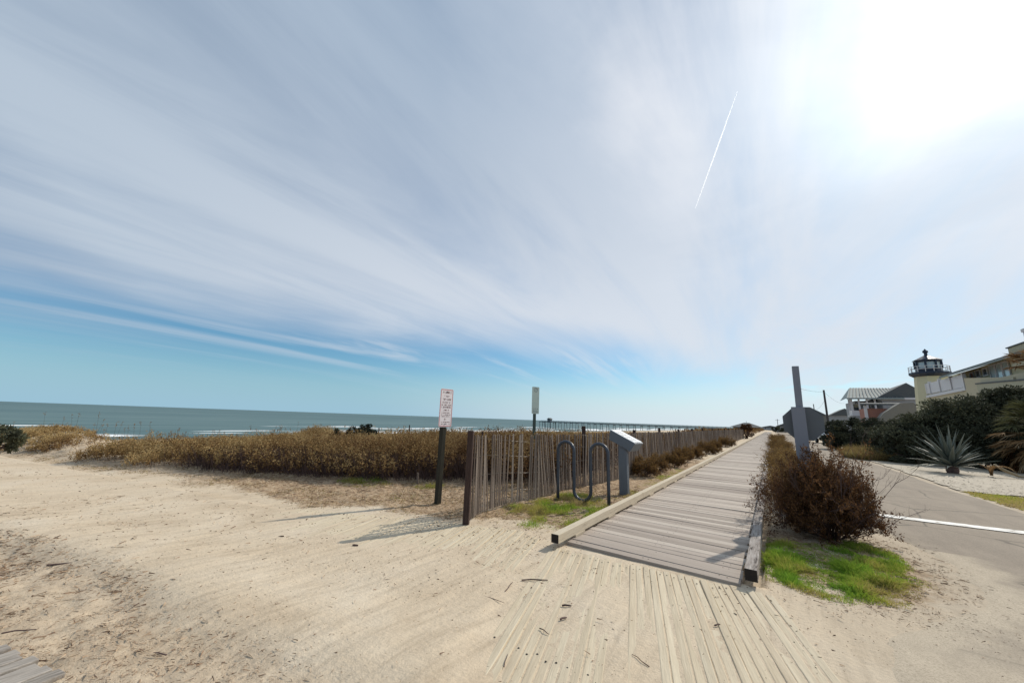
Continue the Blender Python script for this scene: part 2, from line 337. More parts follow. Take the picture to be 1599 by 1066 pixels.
# sandy access walkway running seaward across the foreground
bd = ray(990, 661); BA = math.atan2(bd.x, bd.y); bdir = np.array([math.sin(BA), math.cos(BA)]); bper = np.array([bdir[1], -bdir[0]])
ACC = [(-0.2, 4.62), (-2.3, 4.42), (-3.0, 4.75), (-3.9, 4.12), (-6.0, 3.2), (-9.5, 2.5), (-19.3, 0.6), (-30, -1.5)]   # upper edge
LOW = [(-0.5, 0.5), (-1.84, 1.73), (-2.2, 1.62), (-3.38, 1.34), (-4.75, 1.2), (-7.57, 0.42), (-14, -0.9), (-30, -5)]        # lower edge
def fx(P, x): p = sorted(P); return np.interp(x, [q[0] for q in p], [q[1] for q in p])
def litter_mask(x, y):
    w = (fnoise(x*1.1, y*1.1, 4, 3)-0.5)*1.3
    up = sstep(0.15, 0.75, y-fx(ACC, x)+w*0.9)*(x < -2.3)
    up = up*sstep(1.0, 0.0, (y-14)/10)
    lo = sstep(-0.12, 0.4, fx(LOW, x)-y+w*0.4)*(x < -1.2)
    isl = .85*np.clip(1.3-((x-.45)/1.0)**2-((y-6.2)/1.5)**2, 0, 1)*sstep(.3, .6, fnoise(x*4, y*4, 3, 19)+.15)
    return np.clip(np.maximum(np.maximum(up, lo), isl), 0, 1)
def green_mask(x, y):
    g = np.zeros(np.shape(x))
    for cx, cy, rx, ry, a in [(0.26, 5.6, 0.74, 0.85, 1), (0.62, 5.85, 0.56, 0.6, 1), (0.75, 6.6, 0.42, 0.9, 0.6), (0.15, 6.3, 0.5, 0.6, 0.6), (-3.0, 6.4, 0.9, 0.9, 1), (-3.45, 5.6, 0.55, 0.6, 1), (-2.85, 5.3, 0.5, 0.6, 0.8), (-3.3, 7.1, 0.6, 0.6, 1),
                              (-7.5, 5.25, 0.75, 0.5, 1), (-6.3, 6.0, 0.45, 0.35, 1), (-5.6, 4.9, 0.5, 0.4, 0.4), (-2.7, 8.2, 0.3, 0.8, 0.6), (-2.7, 12, 0.3, 3, 0.4), (-9.3, 4.3, 0.8, 0.3, 0.3)]:
        g = np.maximum(g, a*np.clip(1.25-((x-cx)/rx)**2-((y-cy)/ry)**2, 0, 1))
    return g*sstep(0.30, 0.46, fnoise(x*6.2, y*6.2, 3, 13)+0.40*(g-0.45))
def road_mask_unused(x, y):
    w = (fnoise(x*1.4, y*1.4, 4, 21)-0.5)
    le = np.interp(y, [-3, 2, 4.2, 5.3, 6.2, 7.2, 8.5, 12, 60, 400], [0.2, 0.3, 0.55, 1.3, 1.55, 1.45, 1.3, 1.0, 1.0, 1.0])+w*0.35
    re = np.interp(y, [-3, 6, 12, 15.5, 24, 31, 60, 400], [9, 7, 4.15, 4.0, 4.0, 3.9, 4.3, 6.5])+w*0.12
    return (x > le) & (x < re)
def ground_z(x, y):
    z = (fnoise(x*0.35, y*0.35, 3, 2)-0.5)*0.07
    z = z*sstep(0, 3, np.abs(x+1.3)-1.2)*(1-0.9*sstep(0.3, 0.9, x)*sstep(9, 3, np.abs(x)))
    lm = litter_mask(x, y)
    near = (x < -0.1)*(y < 4.6) + 0.0
    z = z+(fnoise(x*7, y*7, 3, 8)-0.5)*0.012*(1-.9*sstep(.5, 1.3, x)*sstep(1.3, 3, y+x))+(fnoise(x*2.2, y*2.2, 3, 9)-0.5)*0.02*(x < 0.2)
    z = z+lm*((fnoise(x*11, y*11, 3, 4)-0.45)*0.05+(fnoise(x*3.1, y*3.1, 2, 6)-.5)*.035)
    v = veg_in(x, y); z = z+0.10*v
    # dunes then the drop to the beach
    z = z+sstep(-9, -20, x)*(fnoise(x*0.16, y*0.16, 3, 14)-0.5)*0.22-0.85*sstep(-10, -30, x)
    hum = np.exp(-((x+24)/5.5)**2-((y-2.2)/2.2)**2)*0.85+np.exp(-((x+19)/2.2)**2-((y-10.2)/1.3)**2)*0.5
    z = z+hum
    z = z-5.9*sstep(-30, -105, x)-0.75*sstep(-100, -165, x)-3*sstep(-165, -260, x)
    # blown sand lying over the board path: thin at its upper edge, thicker towards the middle
    du = fx(ACC, x)-y; pm_ = sstep(-0.05, 0.15, du)*sstep(-0.4, 0.1, y-fx(LOW, x))*(x < 1.0)
    uu, vv = x*bper[0]+y*bper[1], x*bdir[0]+y*bdir[1]
    cov = sstep(0.36, 0.68, fnoise(uu*1.6, vv*0.55, 4, 33)*0.6+fnoise(uu*5, vv*0.8, 3, 37)*0.4)
    zp = 0.0068+0.0085*cov*sstep(0.25, 1.1, du)+0.014*sstep(-1.06, -1.2, uu)*sstep(0.75, 1.7, du)-0.0035*sstep(1.0, 0.3, du)+0.012*sstep(-4.4, -6.0, x)+0.03*sstep(0.9, 0.2, y-fx(LOW, x))
    zp = zp+0.022*np.exp(-np.clip(du, 0, 9)/.045)*(x > -2.3)*(x < -.2)
    zp = zp+(fnoise(x*9, y*9, 3, 8)-0.5)*0.004+(fnoise(uu*11, vv*1.2, 2, 55)-.5)*0.004
    z = z*(1-pm_)+zp*pm_
    # trench under the boardwalk deck
    z = np.where((x > -2.40) & (x < -0.2) & (y > 4.62), np.minimum(z, -0.09), z)
    # shell bed and road kept flat
    return z
# ------------------------------------------------------------------ GROUND
def axis(a, segs):
    out = [a]
    for b, step in segs:
        n = max(1, int(round((b-out[-1])/step))); out += list(np.linspace(out[-1], b, n+1)[1:])
    return np.array(out)
gx = axis(-420, [(-160, 13), (-60, 5), (-26, 0.7), (-12, 0.22), (-8, 0.09), (1.8, 0.045), (5, 0.15), (20, 0.8), (60, 4), (600, 60)])
gy = axis(-25, [(-4, 1.0), (0.2, 0.12), (7.5, 0.045), (12, 0.1), (25, 0.3), (60, 1.2), (200, 7), (1600, 100)])
X, Y = np.meshgrid(gx, gy, indexing='ij'); Z = ground_z(X, Y)
nx, ny = X.shape; I = np.arange(nx*ny).reshape(nx, ny)
gm = MB().add(np.stack([X, Y, Z], -1).reshape(-1, 3), np.stack([I[:-1, :-1], I[1:, :-1], I[1:, 1:], I[:-1, 1:]], -1).reshape(-1, 4), np.maximum(litter_mask(X, Y), veg_in(X, Y)*(X > -17)).ravel())
def ground_mat():
    global nt
    m = bpy.data.materials.new('sand'); m.use_nodes = True; nt = m.node_tree; nt.nodes.clear()
    oc = N('ShaderNodeTexCoord').outputs['Object']
    big = noise(oc, 0.8, 6, 0.6, 0.4); fine = noise(oc, 28, 8, 0.7); mid = noise(mapv(oc, BA, (7, 0.8, 1)), 1.7, 7, 0.65, 0.3); gr = noise(oc, 190, 3, 0.6)
    sand = RAMP(big, [(0.3, (0.50, 0.40, 0.285)), (0.5, (0.575, 0.475, 0.35)), (0.7, (0.61, 0.52, 0.40))])
    sand = MIX(0.60, sand, RAMP(mid, [(0.3, (0.72, 0.70, 0.68)), (0.48, (1, 1, 1)), (0.68, (1.18, 1.17, 1.15))]), 'MULTIPLY')
    sand = MIX(0.5, sand, RAMP(fine, [(0.25, (0.70, 0.67, 0.63)), (0.45, (1, 1, 1)), (0.8, (1.1, 1.1, 1.1))]), 'MULTIPLY')
    sand = MIX(0.5, sand, RAMP(gr, [(0.3, (0.72, 0.70, 0.68)), (0.55, (1.08, 1.08, 1.08))]), 'MULTIPLY')
    lit = RAMP(noise(oc, 11, 8, 0.75), [(0.3, (0.12, 0.07, 0.042)), (0.42, (0.26, 0.17, 0.10)), (0.54, (0.40, 0.29, 0.185)), (0.68, (0.55, 0.45, 0.32))])
    att = N('ShaderNodeAttribute', attribute_name='tone').outputs['Fac']
    f = MR(MA('ADD', att, MA('MULTIPLY', MA('SUBTRACT', noise(oc, 5, 8, 0.7), 0.5), 1.1)), 0.25, 0.85)
    px = N('ShaderNodeSeparateXYZ', ins={0: oc})
    tan = MR(px.outputs[0], -0.6, 1.6)          # greyer, harder sand towards the road
    sand = MIX(MA('MULTIPLY', tan, 0.62), sand, MIX(noise(mapv(oc, rad(35), (3, .8, 1)), 2.5, 8, 0.7), (0.33, 0.275, 0.21), (0.54, 0.46, 0.355)))
    lowl = MR(MA('ADD', px.outputs[1], MA('MULTIPLY', px.outputs[0], 0.10)), 1.5, 2.9)    # litter by the near corner is sandier
    c = MIX(MA('MULTIPLY', f, MA('ADD', 0.30, MA('MULTIPLY', lowl, 0.62))), sand, lit)
    p = N('ShaderNodeBsdfPrincipled', ins={'Base Color': c, 'Roughness': 0.95, 'Specular IOR Level': 0.08})
    b = N('ShaderNodeBump'); b.inputs['Strength'].default_value = 0.55; b.inputs['Distance'].default_value = 0.02
    nt.links.new(MA('ADD', MA('ADD', fine, MA('MULTIPLY', mid, 0.7)), MA('MULTIPLY', noise(oc, 8, 6, 0.7), 0.9)), b.inputs['Height']); nt.links.new(b.outputs[0], p.inputs['Normal'])
    nt.links.new(p.outputs[0], N('ShaderNodeOutputMaterial').inputs[0]); return m
struct(gm.build('ground', ground_mat(), smooth=True))
# sea
def sea_mat():
    global nt
    m = bpy.data.materials.new('sea'); m.use_nodes = True; nt = m.node_tree; nt.nodes.clear()
    oc = N('ShaderNodeTexCoord').outputs['Object']
    n1 = noise(mapv(oc, 0, (0.09, 0.014, 1)), 1.0, 8, 0.68, 0.5); n2 = noise(mapv(oc, 0, (0.004, 0.0012, 1)), 1.0, 4, 0.5)
    c = RAMP(MA('ADD', MA('MULTIPLY', n1, 0.65), MA('MULTIPLY', n2, 0.35)), [(0.36, (0.050, 0.098, 0.103)), (0.5, (0.086, 0.148, 0.150)), (0.64, (0.135, 0.200, 0.195))])
    p = N('ShaderNodeBsdfPrincipled', ins={'Base Color': c, 'Roughness': 0.5, 'Specular IOR Level': 0.10})
    b = N('ShaderNodeBump'); b.inputs['Strength'].default_value = 0.6; b.inputs['Distance'].default_value = 0.5
    nt.links.new(n1, b.inputs['Height']); nt.links.new(b.outputs[0], p.inputs['Normal'])
    nt.links.new(p.outputs[0], N('ShaderNodeOutputMaterial').inputs[0]); return m
SEA = -6.5
sx = axis(-24000, [(-4000, 4000), (-900, 620), (-120, 60)]); sy = axis(-9000, [(-1500, 1500), (2500, 200), (24000, 4300)])
X, Y = np.meshgrid(sx, sy, indexing='ij'); nx, ny = X.shape; I = np.arange(nx*ny).reshape(nx, ny)
struct(MB().add(np.stack([X, Y, np.full_like(X, SEA)], -1).reshape(-1, 3), np.stack([I[:-1, :-1], I[1:, :-1], I[1:, 1:], I[:-1, 1:]], -1).reshape(-1, 4)).build('sea', sea_mat()))
# surf lines: low rolls of foam
fm = MB(); foam = mat('sea_foam', (0.82, 0.84, 0.84), 0.8, 0.2, var=0.1)
for k, (x0, wd, hh, thr) in enumerate([(-143, 5, 0.3, 0.25), (-153, 4, 0.4, 0.34), (-166, 3, 0.5, 0.44), (-186, 2.4, 0.5, 0.54), (-212, 2, .5, .62)]):
    ys = np.arange(-160, 900, 2.0); xs = x0+(fnoise(ys*0.02, ys*0+k, 4, 31)-0.5)*14
    w = wd*np.clip(fnoise(ys*0.03, ys*0+9*k, 3, 40)-thr+0.14, 0, 1)/0.4+0.02
    prof = [(-1, 0), (-0.45, 0.8), (0.1, 1.0), (1, 0)]
    V = np.stack([np.stack([xs+a*w, ys, SEA-0.05+b*hh*np.clip(w/wd, 0, 1)], -1) for a, b in prof], 1)
    n = len(ys); J = np.arange(n*4).reshape(n, 4)
    F = np.concatenate([np.stack([J[:-1, q], J[1:, q], J[1:, q+1], J[:-1, q+1]], -1) for q in range(3)])
    fm.add(V.reshape(-1, 3), F)
tag(fm.build('surf', foam, smooth=True), 'white breaking surf along the shoreline beyond the dunes', 'surf', kind='stuff')
# ------------------------------------------------------------------ ROAD
ry = axis(-2, [(14, 0.05), (34, 0.2), (80, 1), (400, 8)])
le_ = np.interp(ry, [-3, 2, 4.2, 5.3, 6.2, 7.2, 8.5, 12, 60, 400], [0.2, 0.3, 0.55, 1.3, 1.55, 1.45, 1.3, 1.0, 1.0, 1.0])+(fnoise(ry*2.2, ry*0, 4, 21)-0.5)*.3+(fnoise(ry*9, ry*0, 2, 22)-.5)*.06
re_ = np.interp(ry, [-3, 6, 12, 15.5, 24, 31, 60, 400], [9, 7, 4.15, 4.0, 4.0, 3.9, 4.3, 6.5])+(fnoise(ry*1.2, ry*0, 3, 23)-.5)*.14
sw = np.concatenate([np.linspace(0, .06, 5), np.linspace(.06, .94, 40)[1:-1], np.linspace(.94, 1, 5)])
X = le_[:, None]+(re_-le_)[:, None]*sw[None]; Y = np.repeat(ry[:, None], len(sw), 1)
X[:, 1:-1] += (fnoise(X*3, Y*3, 3, 24)-.5)[:, 1:-1]*.03
de = np.minimum(X-le_[:, None], re_[:, None]-X); Z = ground_z(X, Y)+0.007-0.022*sstep(.10, 0.0, de)
nx, ny = X.shape; I = np.arange(nx*ny).reshape(nx, ny); inv = np.stack([I[:-1, :-1], I[:-1, 1:], I[1:, 1:], I[1:, :-1]], -1)
RV = np.stack([X, Y, Z], -1).reshape(-1, 3); redge = (1-sstep(0.0, 1.1, X-le_[:, None]))*np.where(Y > 7.5, .45, 1); redge = np.maximum(redge, .8*sstep(.25, 0, de)).ravel()
def road_mat():
    global nt
    m = bpy.data.materials.new('asphalt'); m.use_nodes = True; nt = m.node_tree; nt.nodes.clear()
    oc = N('ShaderNodeTexCoord').outputs['Object']; px = N('ShaderNodeSeparateXYZ', ins={0: oc})
    agg = noise(oc, 75, 5, 0.75); big = noise(oc, 1.3, 6, 0.6)
    a = MIX(big, (0.25, 0.21, 0.165), (0.35, 0.295, 0.235)); a = MIX(0.5, a, RAMP(agg, [(0.32, (0.45, 0.45, 0.45)), (0.5, (1, 1, 1)), (0.7, (1.35, 1.33, 1.3))]), 'MULTIPLY')
    a = MIX(0.6, a, RAMP(noise(mapv(oc, 0, (2.5, .35, 1)), 1.2, 7, .65), [(.3, (.8, .8, .8)), (.7, (1.15, 1.14, 1.12))]), 'MULTIPLY')
    crack = N('ShaderNodeTexVoronoi', feature='DISTANCE_TO_EDGE', ins={0: MIX(0.12, oc, noise(oc, 2, 4, 0.6))}); crack.inputs['Scale'].default_value = 0.45
    a = MIX(MR(crack.outputs[0], 0.0, 0.011, 0.6, 0.0), a, (0.10, 0.09, 0.075))
    sd = MA('ADD', MR(px.outputs[1], 9.0, 3.2), MA('MULTIPLY', MA('SUBTRACT', noise(mapv(oc, rad(-20), (1, 0.4, 1)), 2.2, 8, 0.65, 0.4), 0.5), 1.5))
    sandc = MIX(1.0, MIX(noise(mapv(oc, rad(35), (3, .8, 1)), 2.5, 8, 0.7), (0.38, 0.32, 0.24), (0.57, 0.485, 0.37)), RAMP(noise(oc, 90, 5, .75), [(.33, (.62, .6, .58)), (.5, (1, 1, 1)), (.75, (1.2, 1.2, 1.2))]), 'MULTIPLY')
    ea = N('ShaderNodeAttribute', attribute_name='tone').outputs['Fac']; c = MIX(MA('MAXIMUM', MA('MULTIPLY', MR(sd, 0.40, 1.15), 0.95), MR(MA('ADD', ea, MA('MULTIPLY', MA('SUBTRACT', noise(oc, 4, 8, 0.7), 0.5), 0.9)), 0.35, 0.95)), a, sandc)
    p = N('ShaderNodeBsdfPrincipled', ins={'Base Color': c, 'Roughness': 0.9, 'Specular IOR Level': 0.12})
    b = N('ShaderNodeBump'); b.inputs['Strength'].default_value = 0.4; b.inputs['Distance'].default_value = 0.008
    nt.links.new(agg, b.inputs['Height']); nt.links.new(b.outputs[0], p.inputs['Normal'])
    nt.links.new(p.outputs[0], N('ShaderNodeOutputMaterial').inputs[0]); return m
struct(MB().add(RV, inv.reshape(-1, 4), redge).build('road', road_mat(), smooth=True))
# stop line
lx = np.linspace(1.36, 3.95, 30); lv = []
for x in lx:
    for y in (9.72, 10.0): yy = y+0.04*(x-1.4)+0.012*(random.random()-.5); lv.append((x, yy, float(ground_z(np.array([x]), np.array([yy]))[0])+0.018))
struct(MB().add(lv, [[2*i, 2*i+2, 2*i+3, 2*i+1] for i in range(29)]).build('stop_line', paint_line))
# shell gravel bed right of the road
bxs = axis(3.7, [(12, 0.07)]); bys = axis(13.2, [(34, 0.12)])
X, Y = np.meshgrid(bxs, bys, indexing='ij'); nx, ny = X.shape; I = np.arange(nx*ny).reshape(nx, ny)
wn = (fnoise(X*1.5, Y*1.5, 3, 51)-0.5)*0.5
km = (X > 4.05+wn*0.5) & (Y > 15.6+wn) & (X < 11) & (Y < 33)
kk = (km[:-1, :-1] & km[1:, 1:]).ravel(); Q = np.stack([I[:-1, :-1], I[1:, :-1], I[1:, 1:], I[:-1, 1:]], -1).reshape(-1, 4)[kk]
used, inv = np.unique(Q, return_inverse=True)
shellm = mat('shell_gravel', ramp=[(0.3, (0.24, 0.20, 0.15)), (0.45, (0.35, 0.30, 0.225)), (0.65, (0.43, 0.375, 0.29))], nscale=7, detail=9, bump=0.7, bscale=22, bdist=0.012)
struct(MB().add(np.stack([X, Y, ground_z(X, Y)+0.02+0.012*fnoise(X*4, Y*4, 2, 3)], -1).reshape(-1, 3)[used], inv.reshape(-1, 4)).build('gravel_bed', shellm, smooth=True))
pb = MB(); n = 1100
P = np.stack([rng.uniform(4.1, 8.5, n), 15.7+rng.exponential(2.2, n), np.zeros(n)], -1); P[:, 2] = ground_z(P[:, 0], P[:, 1])+0.04
pb.leaves(P, rng.normal(size=(n, 3))*[1, 1, .08], rng.uniform(.03, .08, n), rng.uniform(.02, .05, n), rng.uniform(0.3, 1, n), nrm=np.tile([0.05, 0.02, 1.0], (n, 1)))
tag(pb.build('shell_fragments', mat('shell_bits', tone=rampc((0.14, 0.11, 0.08), (0.36, 0.31, 0.24), (0.56, 0.50, 0.42)), tmix=1)), 'broken pale shells strewn over the gravel bed by the road', 'shells', kind='stuff')

# ------------------------------------------------------------------ BOARDWALK
bw = struct(bpy.data.objects.new('boardwalk', None)); COL.objects.link(bw)
DZ = 0.035
m = MB(); n = 1180; yy = 4.60+np.arange(n)*0.142; t = rng.uniform(0, 1, n)
half = np.full(n, 0.93)+rng.uniform(-.015, .015, n); an = rng.normal(0, 0.004, n)-0.02*np.exp(-np.arange(n)/25.0)
C = np.stack([np.full(n, -1.31), yy, DZ-0.02+rng.normal(0, .0025, n)], -1)
C[:, 2] += 0.12*sstep(60, 165, yy)
Xa = np.stack([half*np.cos(an), half*np.sin(an), rng.normal(0, .002, n)], -1)
Ya = np.stack([-np.sin(an)*0.0685, np.cos(an)*0.0685, rng.normal(0, .001, n)], -1)
m.boxes(C, Xa, Ya, np.tile([0, 0, 0.019], (n, 1)), t)
m.build('decking', deck_wood, bw, bevel=0.004)
fr = MB()
for x in (-2.15, -1.3, -0.45): fr.box((x, 4.75+84, DZ-0.10), (0.05, 168, 0.10))
fr.build('joist', dark_end, bw)
nb = MB()
for i in range(120):
    for x in (-2.12, -2.05, -1.33, -1.26, -0.57, -0.5):
        nb.lathe([(0.006, 0), (0.006, 0.001)], (x+rng.normal(0, .006), 4.6+i*0.142+rng.normal(0, .01), DZ-0.001), 6)
nb.build('nail_heads', dark_end, bw)
def kerb(x, y0, y1, matl, w, z0, tone, cap):
    k = MB(); ln = y1-y0; s = 14
    ys = np.linspace(y0, y1, s); jit = (fnoise(ys*0.7, ys*0+x, 3, 61)-.5)*0.03
    ring = [(-w/2, 0), (w/2, 0), (w/2, w*0.975), (w/2-.003, w), (-w/2+.003, w), (-w/2, w*0.975)]
    V = [(x+j+a, y, z0+b) for y, j in zip(ys, jit) for a, b in ring]
    F = [[(i+1)*6+q, (i+1)*6+(q+1) % 6, i*6+(q+1) % 6, i*6+q] for i in range(s-1) for q in range(6)]
    k.add(V, F, tone); k.F.append([[(s-1)*6+q for q in range(6)], [q for q in range(6)][::-1]])
    o = k.build('kerb_timber', matl, bw)
    if cap:
        c = MB(); c.add([(x+jit[0]+a*0.97, y0-0.004, z0+b*0.985+0.001) for a, b in ring]+[(x+jit[0]+a*0.97, y0+0.02, z0+b*0.985+.001) for a, b in ring], [[i, (i+1) % 6, (i+1) % 6+6, i+6] for i in range(6)])
        c.F.append([[0, 1, 2, 3, 4, 5]]); c.build('timber_end', dark_end, o)
    return o
y = 4.28; i = 0
while y < 168:
    L = 3.6 if y < 60 else 24
    kerb(-2.265, y, y+L-0.012, kerb_wood, 0.098, DZ+0.035, 0.35+0.6*random.random() if i else 0.85, i == 0); y += L; i += 1
y = 4.57; i = 0
while y < 168:
    L = 3.6 if y < 60 else 24
    kerb(-0.295, y, y+L-0.012, old_kerb if i < 9 else kerb_wood, 0.105, DZ+0.025, 0.3, i == 0); y += L; i += 1
sp = MB()
for i in range(55):
    for x in (-2.262, -0.295):
        if 4.9+i*1.2 > 4.7: sp.box((x, 4.9+i*1.2, DZ+0.017), (0.11, 0.30, 0.035), tone=random.random())
sp.build('spacer_block', kerb_wood, bw, bevel=0.004)

# ------------------------------------------------------------------ sand-covered board path in the foreground
def in_poly(px, py, P):
    c = np.zeros(np.shape(px), bool)
    for (x0, y0), (x1, y1) in zip(P, P[1:]+P[:1]):
        c ^= ((y0 > py) != (y1 > py)) & (px < (x1-x0)*(py-y0)/(y1-y0+1e-12)+x0)
    return c
pth = struct(bpy.data.objects.new('path', None)); COL.objects.link(pth)
def board_mat(u0, u1, front, length, w=0.058, gap=0.007, z=0.012, name='boards', matl=path_wood, nails=()):
    """boards along bdir; u along bper, front(u) = v of upper end"""
    k = MB(); us = np.arange(u0, u1, w+gap); n = len(us); L = np.array([length(u) for u in us]); fr_ = np.array([front(u) for u in us])+rng.normal(0, .022, n)
    vm = fr_-L/2
    # local frame: x = bper, y = bdir
    C = np.stack([us, vm, z-0.018+rng.normal(0, .0022, n)], -1)
    tl = rng.normal(0, .0035, n); an = rng.normal(0, .003, n)
    Xa = np.stack([np.full(n, w/2), an*0, rng.normal(0, .0018, n)], -1); Ya = np.stack([an*L/2, L/2, tl], -1)
    k.boxes(C, Xa, Ya, np.tile([0, 0, 0.018], (n, 1)), rng.uniform(0, 1, n))
    o = k.build(name, matl, pth, bevel=0.007); o.rotation_euler = (0, 0, -BA)
    k = MB()
    for d_ in nails:
        for u, f_ in zip(us, fr_):
            for du_ in (0,):
                k.lathe([(.008, 0), (.006, .0012)], (u+du_+rng.normal(0, .004), f_-d_+rng.normal(0, .012), z+.0015), 6)
    h = k.build('nail_heads', dark_end, pth); h.rotation_euler = (0, 0, -BA); return o
def uv(x, y): return x*bper[0]+y*bper[1], x*bdir[0]+y*bdir[1]
aL, aR = uv(-2.30, 4.33), uv(-0.18, 4.47)
board_mat(aL[0], aR[0]+0.02, lambda u: aL[1]+(aR[1]-aL[1])*(u-aL[0])/(aR[0]-aL[0]), lambda u: 3.9, nails=(.12, 2.05))
bL, bR = uv(-4.6, 4.02), uv(-2.68, 4.70)
def fL(u): return np.interp(u, [uv(-9, 2.75)[0], uv(-6, 3.35)[0], bL[0], uv(-3.2, 4.55)[0], bR[0]-0.17, bR[0]-0.16, bR[0]], [uv(-9, 2.75)[1], uv(-6, 3.35)[1], bL[1], uv(-3.2, 4.55)[1], bR[1], bR[1]-0.14, bR[1]-0.2])
board_mat(uv(-6.2, 3.3)[0], bR[0], fL, lambda u: 1.9, nails=(.10,))
# grey board corner of another walkway, lower left
_dk = MB(); _dk.add([(-4.6, -.9, -.012), (-3.42, -.9, -.012), (-3.42, .50, -.012), (-4.6, .24, -.012)], [[0, 1, 2, 3]])  # dark sheet under the boards, standing in for shade in their gaps
gwalk = struct(bpy.data.objects.new('side_boardwalk', None)); COL.objects.link(gwalk)
k = MB(); gd = Vector((0.04, -0.18, 0)).normalized(); ed = Vector((0.61, 0.17, 0)).normalized()
gp = Vector((gd.y, -gd.x, 0)); stp = 0.098/abs(ed.dot(gp))
for i in range(-1, 9):
    st = Vector((-3.50, 0.56, 0))-ed*stp*i+gd*random.uniform(0, .035); cc = st+gd*0.9
    k.boxes(np.array([[cc.x, cc.y, 0.016+random.gauss(0, .004)]]), np.array([[gp.x*.041, gp.y*.041, 0]]), np.array([[gd.x*.9, gd.y*.9, 0]]), np.array([[0, 0, .019]]), np.array([random.random()]))
gm_ = mat('grey_boards_side', ramp=[(0.3, (0.12, 0.105, 0.09)), (0.5, (0.33, 0.295, 0.255)), (0.7, (0.52, 0.47, 0.41))], nscale=3, nvec=(30, 2.2, 8), detail=8, tone=rampc((0.18, 0.155, 0.13), (0.46, 0.41, 0.355)), tmix=0.4, bump=0.5, bscale=5, spec=0.1)
k.build('side_decking', gm_, gwalk, bevel=0.004); _dk.build('gap_shade_sheet', dark_end, gwalk)

# ------------------------------------------------------------------ ground cover
def gz(x, y): return ground_z(np.asarray(x), np.asarray(y))
# green grass
n = 420000; x = np.concatenate([rng.uniform(-0.25, 1.6, n//2), rng.uniform(-4.2, -2.35, n//3), rng.uniform(-10, -4.5, n//5)]); y = np.concatenate([rng.uniform(4.5, 8, n//2), rng.uniform(4.4, 15, n//3), rng.uniform(3.8, 6.8, n//5)])
g = green_mask(x, y); k = rng.uniform(0, 1, len(x)) < g*0.9; x, y, g = x[k], y[k], g[k]
k = ~((x > -2.36) & (x < -0.215) & (y > 4.3)); x, y, g = x[k], y[k], g[k]
nn = len(x); B = np.stack([x, y, gz(x, y)-0.004], -1); D = np.stack([rng.normal(0, .55, nn), rng.normal(0, .55, nn), np.ones(nn)], -1)
gt = np.clip(fnoise(x*2.6, y*2.6, 3, 71)*1.5-.42+rng.normal(0, .12, nn)+0.36*g+.12*sstep(4.9, 5.5, y)*(x > -1), 0, 1)
gt = np.where(x < -2.2, gt*0.82, gt)-.18*(fnoise(x*6, y*6, 2, 3) < .42)
tag(MB().blades(B, D, rng.uniform(.03, .10, nn)*(0.25+1.9*g*sstep(.38, .72, fnoise(x*3.6, y*3.6, 3, 66))), rng.uniform(.003, .007, nn), rng.uniform(.2, 1, nn), gt).build('grass', grass_leaf), 'short green grass in patches by the bike rack and the stop sign shrub', 'grass', kind='stuff')
# roadside lawn by the gravel bed
n = 60000; x = rng.uniform(4.0, 9.5, n); y = rng.uniform(9, 15.9, n); k = (x > 4.15+(fnoise(x*2, y*2, 3, 5)-.5)*.4) & (y < 15.5+(fnoise(x, y, 3, 6)-.5)*.8); x, y = x[k], y[k]; nn = len(x)
tag(MB().blades(np.stack([x, y, gz(x, y)], -1), np.stack([rng.normal(0, .6, nn), rng.normal(0, .6, nn), np.ones(nn)], -1), rng.uniform(.04, .11, nn), rng.uniform(.008, .016, nn), .5, np.clip(fnoise(x*1.5, y*1.5, 3, 8)*.8-.12+rng.normal(0, .12, nn), 0, .55)).build('lawn', grass_leaf), 'patchy yellow green lawn at the right edge beside the road', 'lawn', kind='stuff')
# dry litter: bits of straw, twigs and leaves
n = 620000; x = np.concatenate([rng.uniform(-20, 1.7, n//2), rng.uniform(-9, -1, n-n//2)]); y = np.concatenate([rng.uniform(-0.6, 9.5, n//2), rng.uniform(-.4, 2.6, n-n//2)])
dist = np.hypot(x, y); lm = litter_mask(x, y)
dens = lm*(0.20+0.70*sstep(2, 3.5, y+.1*x))*(.4+1.2*sstep(.4, .65, fnoise(x*2.6, y*2.6, 3, 77)))+0.007+0.45*np.exp(-((x+2.55)**2/0.10+(y-3.9)**2/0.35))+0.16*np.exp(-((x+1.75)**2/0.15+(y-3.2)**2/0.1))+0.5*(green_mask(x, y) > 0.05)*0.5+1.0*np.exp(-((x-0.5)/0.75)**2-((y-4.85)/0.30)**2)+1.0*np.exp(-((x-0.55)/0.75)**2-((y-6.8)/1.2)**2)+.5*np.exp(-((x+3.1)/.7)**2-((y-6)/1.6)**2)
dens *= np.clip(dist/4, 0.45, 1)
k = (rng.uniform(0, 1, n) < dens) & ~((x > -2.42) & (x < -0.2) & (y > 4.5)); x, y = x[k], y[k]; nn = len(x)
L = rng.gamma(1.3, .011, nn)*np.clip(np.hypot(x, y)/4.5, 0.5, 1.8)+.005; a = rng.uniform(0, 2*np.pi, nn)
D = np.stack([np.cos(a), np.sin(a), rng.normal(0, .16, nn)], -1)
onp = (y < fx(ACC, x)) & (y > fx(LOW, x)); lift = np.where(onp, 0.016, 0.008)
B = np.stack([x, y, np.maximum(gz(x, y), np.where(onp & (x > -4.6), 0.006, -9))+lift], -1)
tag(MB().blades(B, D, L, np.clip(L*.16, .0025, .010), .15, np.clip(rng.beta(2, 2.0, nn)-.05*sstep(3.0, 1.5, y+.1*x), 0, 1)).build('dry_litter', debris_m), 'brown dry straw and leaf litter scattered over the sand', 'litter', kind='stuff')
